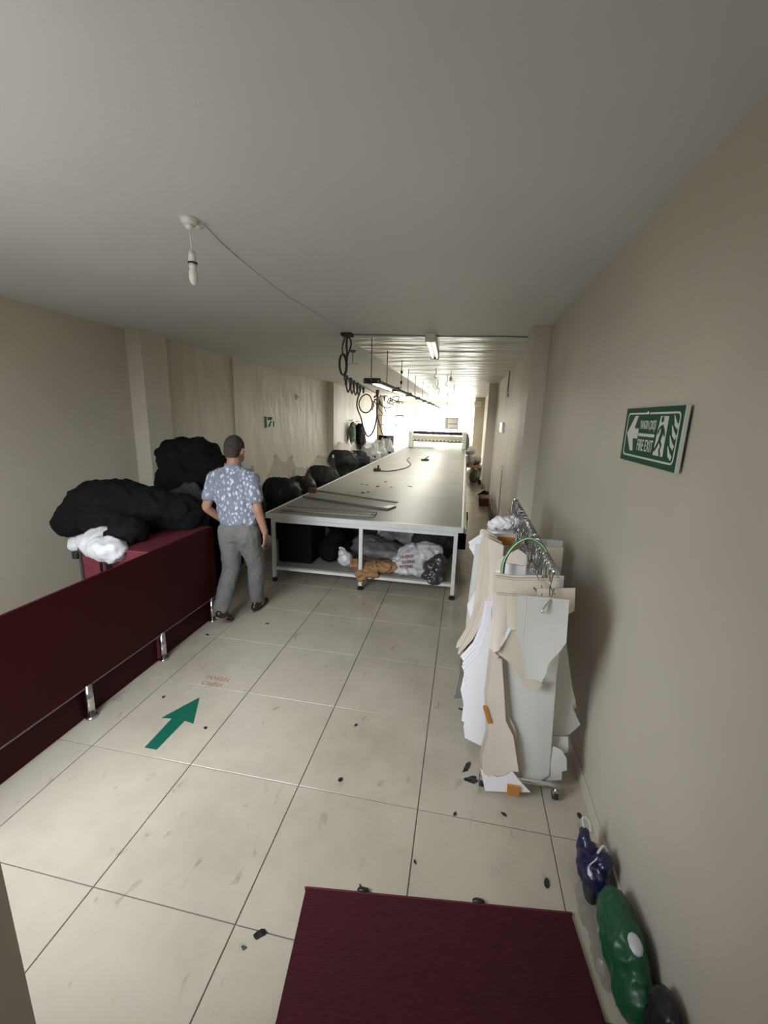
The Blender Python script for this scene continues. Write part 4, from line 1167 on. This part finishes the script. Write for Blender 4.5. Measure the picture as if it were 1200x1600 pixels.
tag(link('ceiling_cable', bm, M_cableg, smooth=True), 'thin dark cable running across the ceiling to the right wall', 'cable')
bm = BM(); box(bm, -1.40, -1.28, 4.68, 4.80, CZ - .035, CZ - .001, .006)
tag(link('junction_box', bm, M_dgrey), 'dark junction box on the ceiling where the cables meet', 'junction box')

fl = thing('ceiling_light', 'short white twin-tube ceiling light above the cutting table', 'light', (-.46, 5.5, CZ), radians(2))
bm = BM(); box(bm, -.055, .055, -.72, .72, -.05, 0, .008); link('housing', bm, M_whitep, fl)
for s in (-1, 1):
    bm = BM(); cyl(bm, (s * .03, -.66, -.064), (s * .03, .66, -.064), .013, seg=14); link('tube', bm, M_tube, fl, True)
for y in (-.69, .69):
    bm = BM(); box(bm, -.055, .055, y - .025, y + .025, -.08, -.05, .005); link('end_cap', bm, M_dgrey if y > 0 else M_whitep, fl)

# two-rail lighting track hung from thin rods over the table
tk = thing('lighting_track', 'long twin-rail lighting track hung on rods above the cutting table', 'light', (-1.12, 5.0, 2.24))
for s in (-1, 1):
    bm = BM(); box(bm, s * .085 - .012, s * .085 + .012, 0, 13.5, -.012, .018, .003); link('rail', bm, M_cableg, tk)
for k in range(9):
    y0 = .1 + k * 1.48
    bm = BM(); box(bm, -.045, .045, y0, y0 + 1.32, .0, .03, .004); link('lamp_housing', bm, M_whitep, tk)
    bm = BM(); cyl(bm, (0, y0 + .05, -.018), (0, y0 + 1.27, -.018), .014, seg=10); link('tube', bm, M_tube, tk, True)
    bm = BM(); box(bm, -.10, .10, y0 - .06, y0 - .02, -.02, .04, .004); link('bracket', bm, M_dgrey, tk)
for y, x in [(0.0, 0), (1.0, .0), (1.95, .06), (3.2, 0), (4.5, -.02), (6.0, 0), (7.5, 0), (9.0, 0), (11.0, 0), (13.0, 0)]:
    bm = BM(); cyl(bm, (x, y, 0), (x, y, CZ - 2.24), .006, seg=8); link('hanger_rod', bm, M_cableg, tk)
for (y, z) in ((1.95, .30), (1.95, .14), (3.2, .04), (4.5, .03)):
    bm = BM(); ell(bm, (.06 if y < 2 else 0, y, z), (.02, .02, .03)); link('clamp', bm, M_blackp, tk, True)
for k, (x, y, l) in enumerate([(-.60, 8.0, .18), (-.45, 9.3, .22), (-.72, 10.5, .2), (-.38, 12.0, .24), (-.86, 13.2, .2)]):
    t = thing('hanging_wire', 'thin bare wire end dangling from the rough ceiling, %s from the camera' % ('nearest', 'second', 'third', 'fourth', 'furthest')[k], 'wire', (x, y, CZ), group='wire ends dangling from the rough ceiling')
    bm = BM(); tube(bm, smoothpath([(0, 0, 0), (.01, 0, -l * .5), (-.02, 0, -l * .8), (.02, 0, -l)]), .006); link('wire', bm, M_cableg, t, True)
t = thing('hanging_bulb', 'small pale bulb on a wire hanging from the rough ceiling over the table', 'lamp', (-.33, 8.3, CZ))
bm = BM(); cyl(bm, (0, 0, -.12), (0, 0, 0), .004); link('wire', bm, M_cableg, t)
bm = BM(); ell(bm, (0, 0, -.16), (.028, .028, .045)); link('bulb', bm, M_whitep, t, True)
t = thing('ceiling_hook_lamp', 'small white fitting on the ceiling left of the lighting track', 'lamp', (-1.60, 5.95, CZ))
bm = BM(); cyl(bm, (0, 0, -.03), (0, 0, 0), .03, .05); cyl(bm, (0, 0, -.16), (0, 0, -.03), .006); link('stem', bm, M_cableg, t)
bm = BM(); box(bm, -.09, .09, -.03, .03, -.19, -.165, .008); link('plate', bm, M_whitep, t)

# festoon cable: trolleys on a wire with loops of cable
fs = thing('festoon_cable', 'festoon of looped black cables on trolleys left above the cutting table', 'cable', (-1.45, 4.9, 2.28))
O = Vector((-1.45, 4.9, 2.28))


def fc(name, pts, r, m=M_cable, k=6):
    bm = BM(); tube(bm, smoothpath([Vector(p) - O for p in pts], k), r, 7); return link(name, bm, m, fs, True)


fc('carrier_wire', [(-1.42, 4.9, 2.29), (-1.58, 6.4, 2.29), (-1.75, 8.0, 2.29), (-1.95, 10.3, 2.29)], .008, M_cableg)
fc('drop_cable', [(-1.33, 4.74, 2.70), (-1.36, 4.78, 2.62), (-1.37, 4.85, 2.5), (-1.40, 4.92, 2.38), (-1.42, 4.92, 2.28)], .012)
fc('drop_cable', [(-1.33, 4.74, 2.70), (-1.31, 4.8, 2.62), (-1.38, 4.9, 2.5)], .009)
fc('drop_cable', [(-1.36, 4.72, 2.70), (-1.44, 4.9, 2.62), (-1.47, 5.0, 2.54)], .007)
for k, (x, y) in enumerate([(-1.41, 4.95), (-1.45, 5.3), (-1.50, 5.65), (-1.54, 6.0), (-1.585, 6.35), (-1.62, 6.7), (-1.83, 8.8), (-1.93, 10.1)]):
    bm = BM(); box(bm, x - .02, x + .02, y - .03, y + .03, 2.24, 2.30, .006); cyl(bm, (x, y, 2.19), (x, y, 2.24), .016)
    bmesh.ops.translate(bm, verts=bm.verts, vec=-O); link('trolley', bm, M_blackp, fs)
ys_ = [(-1.41, 4.95), (-1.45, 5.3), (-1.50, 5.65), (-1.54, 6.0), (-1.585, 6.35)]
for (a, b_) in zip(ys_[:-1], ys_[1:]):
    fc('cable_loop', [(a[0], a[1], 2.2), ((a[0] + b_[0]) / 2, (a[1] + b_[1]) / 2, 2.12), (b_[0], b_[1], 2.2)], .010)
fc('cable_loop', [(-1.585, 6.35, 2.22), (-1.66, 6.45, 2.0), (-1.60, 6.5, 1.80), (-1.56, 6.52, 1.64), (-1.50, 6.55, 1.53), (-1.43, 6.6, 1.60), (-1.38, 6.6, 1.78), (-1.37, 6.6, 1.98), (-1.37, 6.6, 2.14)], .011)
fc('cable_loop', [(-1.53, 6.5, 2.17), (-1.60, 6.5, 2.12), (-1.64, 6.5, 2.02), (-1.60, 6.5, 1.92), (-1.52, 6.5, 1.89), (-1.45, 6.5, 1.94), (-1.43, 6.5, 2.04), (-1.47, 6.5, 2.14), (-1.53, 6.5, 2.17)], .010)
fc('cable_loop', [(-1.375, 6.6, 2.14), (-1.38, 6.62, 1.9), (-1.33, 6.62, 1.72), (-1.27, 6.6, 1.56), (-1.25, 6.6, 1.50)], .009)
bm = BM(); box(bm, -1.395, -1.345, 6.57, 6.63, 2.14, 2.24, .008); bmesh.ops.translate(bm, verts=bm.verts, vec=-O); link('switch_box', bm, M_blackp, fs)
t = thing('cable_coil', 'black cable coil hanging on a cord below the junction box', 'cable', (-1.46, 5.0, 2.42))
bm = BM()
for k in range(3):
    tube(bm, [(.006 * (k - 1) + .012 * cos(2 * pi * j / 24), (.098 + .006 * k) * cos(2 * pi * j / 24), (.112 + .004 * k) * sin(2 * pi * j / 24)) for j in range(24)], .009, 8, True)
link('coil', bm, M_cable, t, True)
bm = BM(); tube(bm, smoothpath([(.0, 0, .10), (.0, -.02, .2), (.11, -.24, .285)]), .005); link('cord', bm, M_cable, t, True)
t = thing('cable_tangle', 'tangled dark green cables hanging at the far end of the festoon', 'cable', (-1.98, 10.4, 2.25))
bm = BM()
for k in range(16):
    a = Vector((random.uniform(-.35, .2), random.uniform(-.1, .1), random.uniform(-.05, .05)))
    pts = [a]
    for j in range(3): pts.append(pts[-1] + Vector((random.uniform(-.05, .16), random.uniform(-.05, .05), random.uniform(-.13, .05))))
    tube(bm, smoothpath(pts, 4), .011, 6)
o = link('cables', bm, mat('dark_green_cable', (.03, .045, .02), .6), t, True); o['kind'] = 'stuff'

# ------------------------------------------------------------------ fittings on the walls


def wall_plate(name, label, cat, x, y, z, dy, dz, m, side, th=.012):
    t = thing(name, label, cat, (x, y, z))
    s = -1 if side == 'R' else 1
    bm = BM(); box(bm, min(0, s * th), max(0, s * th), -dy / 2, dy / 2, -dz / 2, dz / 2, .003); link('plate', bm, m, t)
    return t, s, th


t, s, th = wall_plate('exit_lamp', 'small lit white emergency light on the right wall past the near pillar', 'light', XR, 8.62, 1.70, .42, .20, M_whitep, 'R', .05)
bm = BM(); box(bm, -.056, -.05, -.19, .19, -.08, .08, .004); link('diffuser', bm, M_lit, t)
t, s, th = wall_plate('wall_socket', 'white wall socket on the right wall under the emergency light', 'socket', XR, 7.95, 1.0, .12, .09, M_whitep, 'R', .03)
bm = BM(); cyl(bm, (-.033, 0, 0), (-.028, 0, 0), .025); link('socket_hole', bm, M_dgrey, t)
bm = BM(); tube(bm, smoothpath([(-.01, 0, -.05), (-.012, .01, -.3), (-.01, -.02, -.7), (-.01, 0, -.98)]), .006); link('cord', bm, M_cableg, t, True)
t = thing('pull_cord', 'dark cord with a pale end hanging down the right wall near the ceiling', 'cord', (XR - .02, 8.15, CZ))
bm = BM(); cyl(bm, (0, 0, -.38), (0, 0, -.02), .010); link('cord', bm, M_cableg, t)
bm = BM(); ell(bm, (0, 0, -.43), (.02, .03, .05)); link('pull_end', bm, M_whitep, t, True)
t, s, th = wall_plate('exit_sign', 'small green and white exit sign on the rough left wall', 'sign', XL, 8.05, 1.66, .50, .24, M_signw, 'L')
bm = BM(); box(bm, .0125, .0135, -.24, -.14, -.11, .11); box(bm, .0125, .0135, -.10, .10, .04, .10); box(bm, .0125, .0135, .14, .20, -.10, .02); link('green_field', bm, M_green, t)
bm = BM(); prism(bm, [(-.10, -.09), (.0, -.09), (.04, -.02), (.10, .0), (.02, .02), (-.02, -.02)], .0125, .0135, 'YZ'); link('running_figure', bm, M_green, t)
t, s, th = wall_plate('wall_socket', 'tiny white fitting high on the rough left wall', 'socket', XL, 9.5, 2.22, .10, .12, M_whitep, 'L', .03)
bm = BM(); cyl(bm, (.028, 0, 0), (.034, 0, 0), .025); link('socket_hole', bm, M_dgrey, t)
t = thing('wall_spotlight', 'white box fitting at the top of the furthest right pillar', 'light', (.44, 18.5, 2.45))
bm = BM(); box(bm, -.14, .14, -.10, .10, -.10, .10, .02); link('housing', bm, M_whitep, t)
bm = BM(); box(bm, -.10, .10, -.115, -.10, -.06, .06, .01); link('lens', bm, M_signw, t)

# ------------------------------------------------------------------ clutter along the right wall beyond the rack
t = thing('leaning_pole', 'dark pole with a black head leaning by the second right pillar', 'pole', (.50, 12.6, 0))
bm = BM(); cyl(bm, (.0, 0, 0), (.13, .25, 1.15), .022); link('pole', bm, M_chrome, t, True)
bm = BM(); box(bm, .07, .20, .2, .32, 1.08, 1.36, .03); link('head', bm, M_blackp, t)
t = thing('broom', 'dark thin broom leaning beside the black-headed pole', 'broom', (.62, 12.4, 0))
bm = BM(); cyl(bm, (-.06, 0, .1), (.06, .1, 1.25), .014); link('stick', bm, M_brown, t, True)
bm = BM(); box(bm, -.16, .03, -.05, .05, .0, .12, .02); link('bristles', bm, M_dgrey, t)
blob('grey_bag', 'grey crumpled bag at the foot of the leaning pole', 'bag', (.36, 12.7, 0), [((0, 0, .16), (.15, .16, .17)), ((.03, 0, .32), (.08, .09, .09))], M_grey, .02, (.025, 8), 'bag_body')
t = thing('hand_tool_case', 'small black pointed case on the floor before the second right pillar', 'case', (.52, 10.2, 0))
bm = BM(); prism(bm, [(-.14, .10), (0, .02), (.12, .0), (.14, .16), (.02, .2)], -.12, .12); link('case_body', bm, M_blackp, t)
bm = BM(); cyl(bm, (.05, 0, .18), (.05, 0, .26), .03); link('handle', bm, M_chrome, t)
t = thing('metal_bars', 'bundle of thin rusty brown bars lying along the right wall', 'bars', (.62, 8.3, 0))
for k in range(5):
    bm = BM(); cyl(bm, (-.06 + k * .028, -1.1 + .1 * k, .02 + .01 * (k % 2)), (-.02 + k * .02, 1.0, .10 + .05 * k), .011, seg=8); link('bar', bm, M_brown if k % 2 else M_cableg, t, True)
bm = BM(); box(bm, .42, .70, 9.2, 9.7, 0, .17, .015)
tag(link('low_crate', bm, M_brown), 'low dark brown crate against the right wall beyond the rusty bars', 'crate')
pt = thing('pallet', 'wooden pallet under the white sacks right of the far table end', 'pallet', (.30, 16.2, 0))
for k in range(5):
    bm = BM(); box(bm, -.20, .36, -.6 + k * .26, -.42 + k * .26, .10, .125, .003); link('slat', bm, mat('pallet_wood', (.50, .30, .17), .8), pt)
for x in (-.18, .08, .32):
    bm = BM(); box(bm, x - .04, x + .04, -.6, .62, 0, .10, .004); link('runner', bm, mat('pallet_wood', (.50, .30, .17), .8), pt)
for k, (x, y, z, s) in enumerate([(.16, 16.0, .125, .26), (.45, 16.5, .125, .24), (.22, 16.2, .50, .22)]):
    blob('white_sack', ('white sack at the front of the pallet', 'white sack at the back right of the pallet', 'white sack on top of the other two on the pallet')[k], 'sack', (x, y, z), [((0, 0, s * .75), (s, s, s * .8)), ((.06, 0, s * 1.1), (s * .6, s * .6, s * .5))], M_bagw, .03, (.03, 6), 'sack_body')
# door leaf folded back behind the jamb
dr = bpy.data.objects.new('door_1', None); COL.objects.link(dr); dr['kind'] = 'structure'; dr.location = (-.56, 0, 0)
bm = BM(); box(bm, -.02, .02, -.75, .17, .01, 2.28, .004); link('door_leaf', bm, M_dgrey, dr)
bm = BM(); cyl(bm, (.02, -.65, 1.0), (.06, -.65, 1.0), .01); cyl(bm, (.055, -.66, 1.0), (.055, -.55, 1.0), .01); link('door_handle', bm, M_chrome, dr, True)
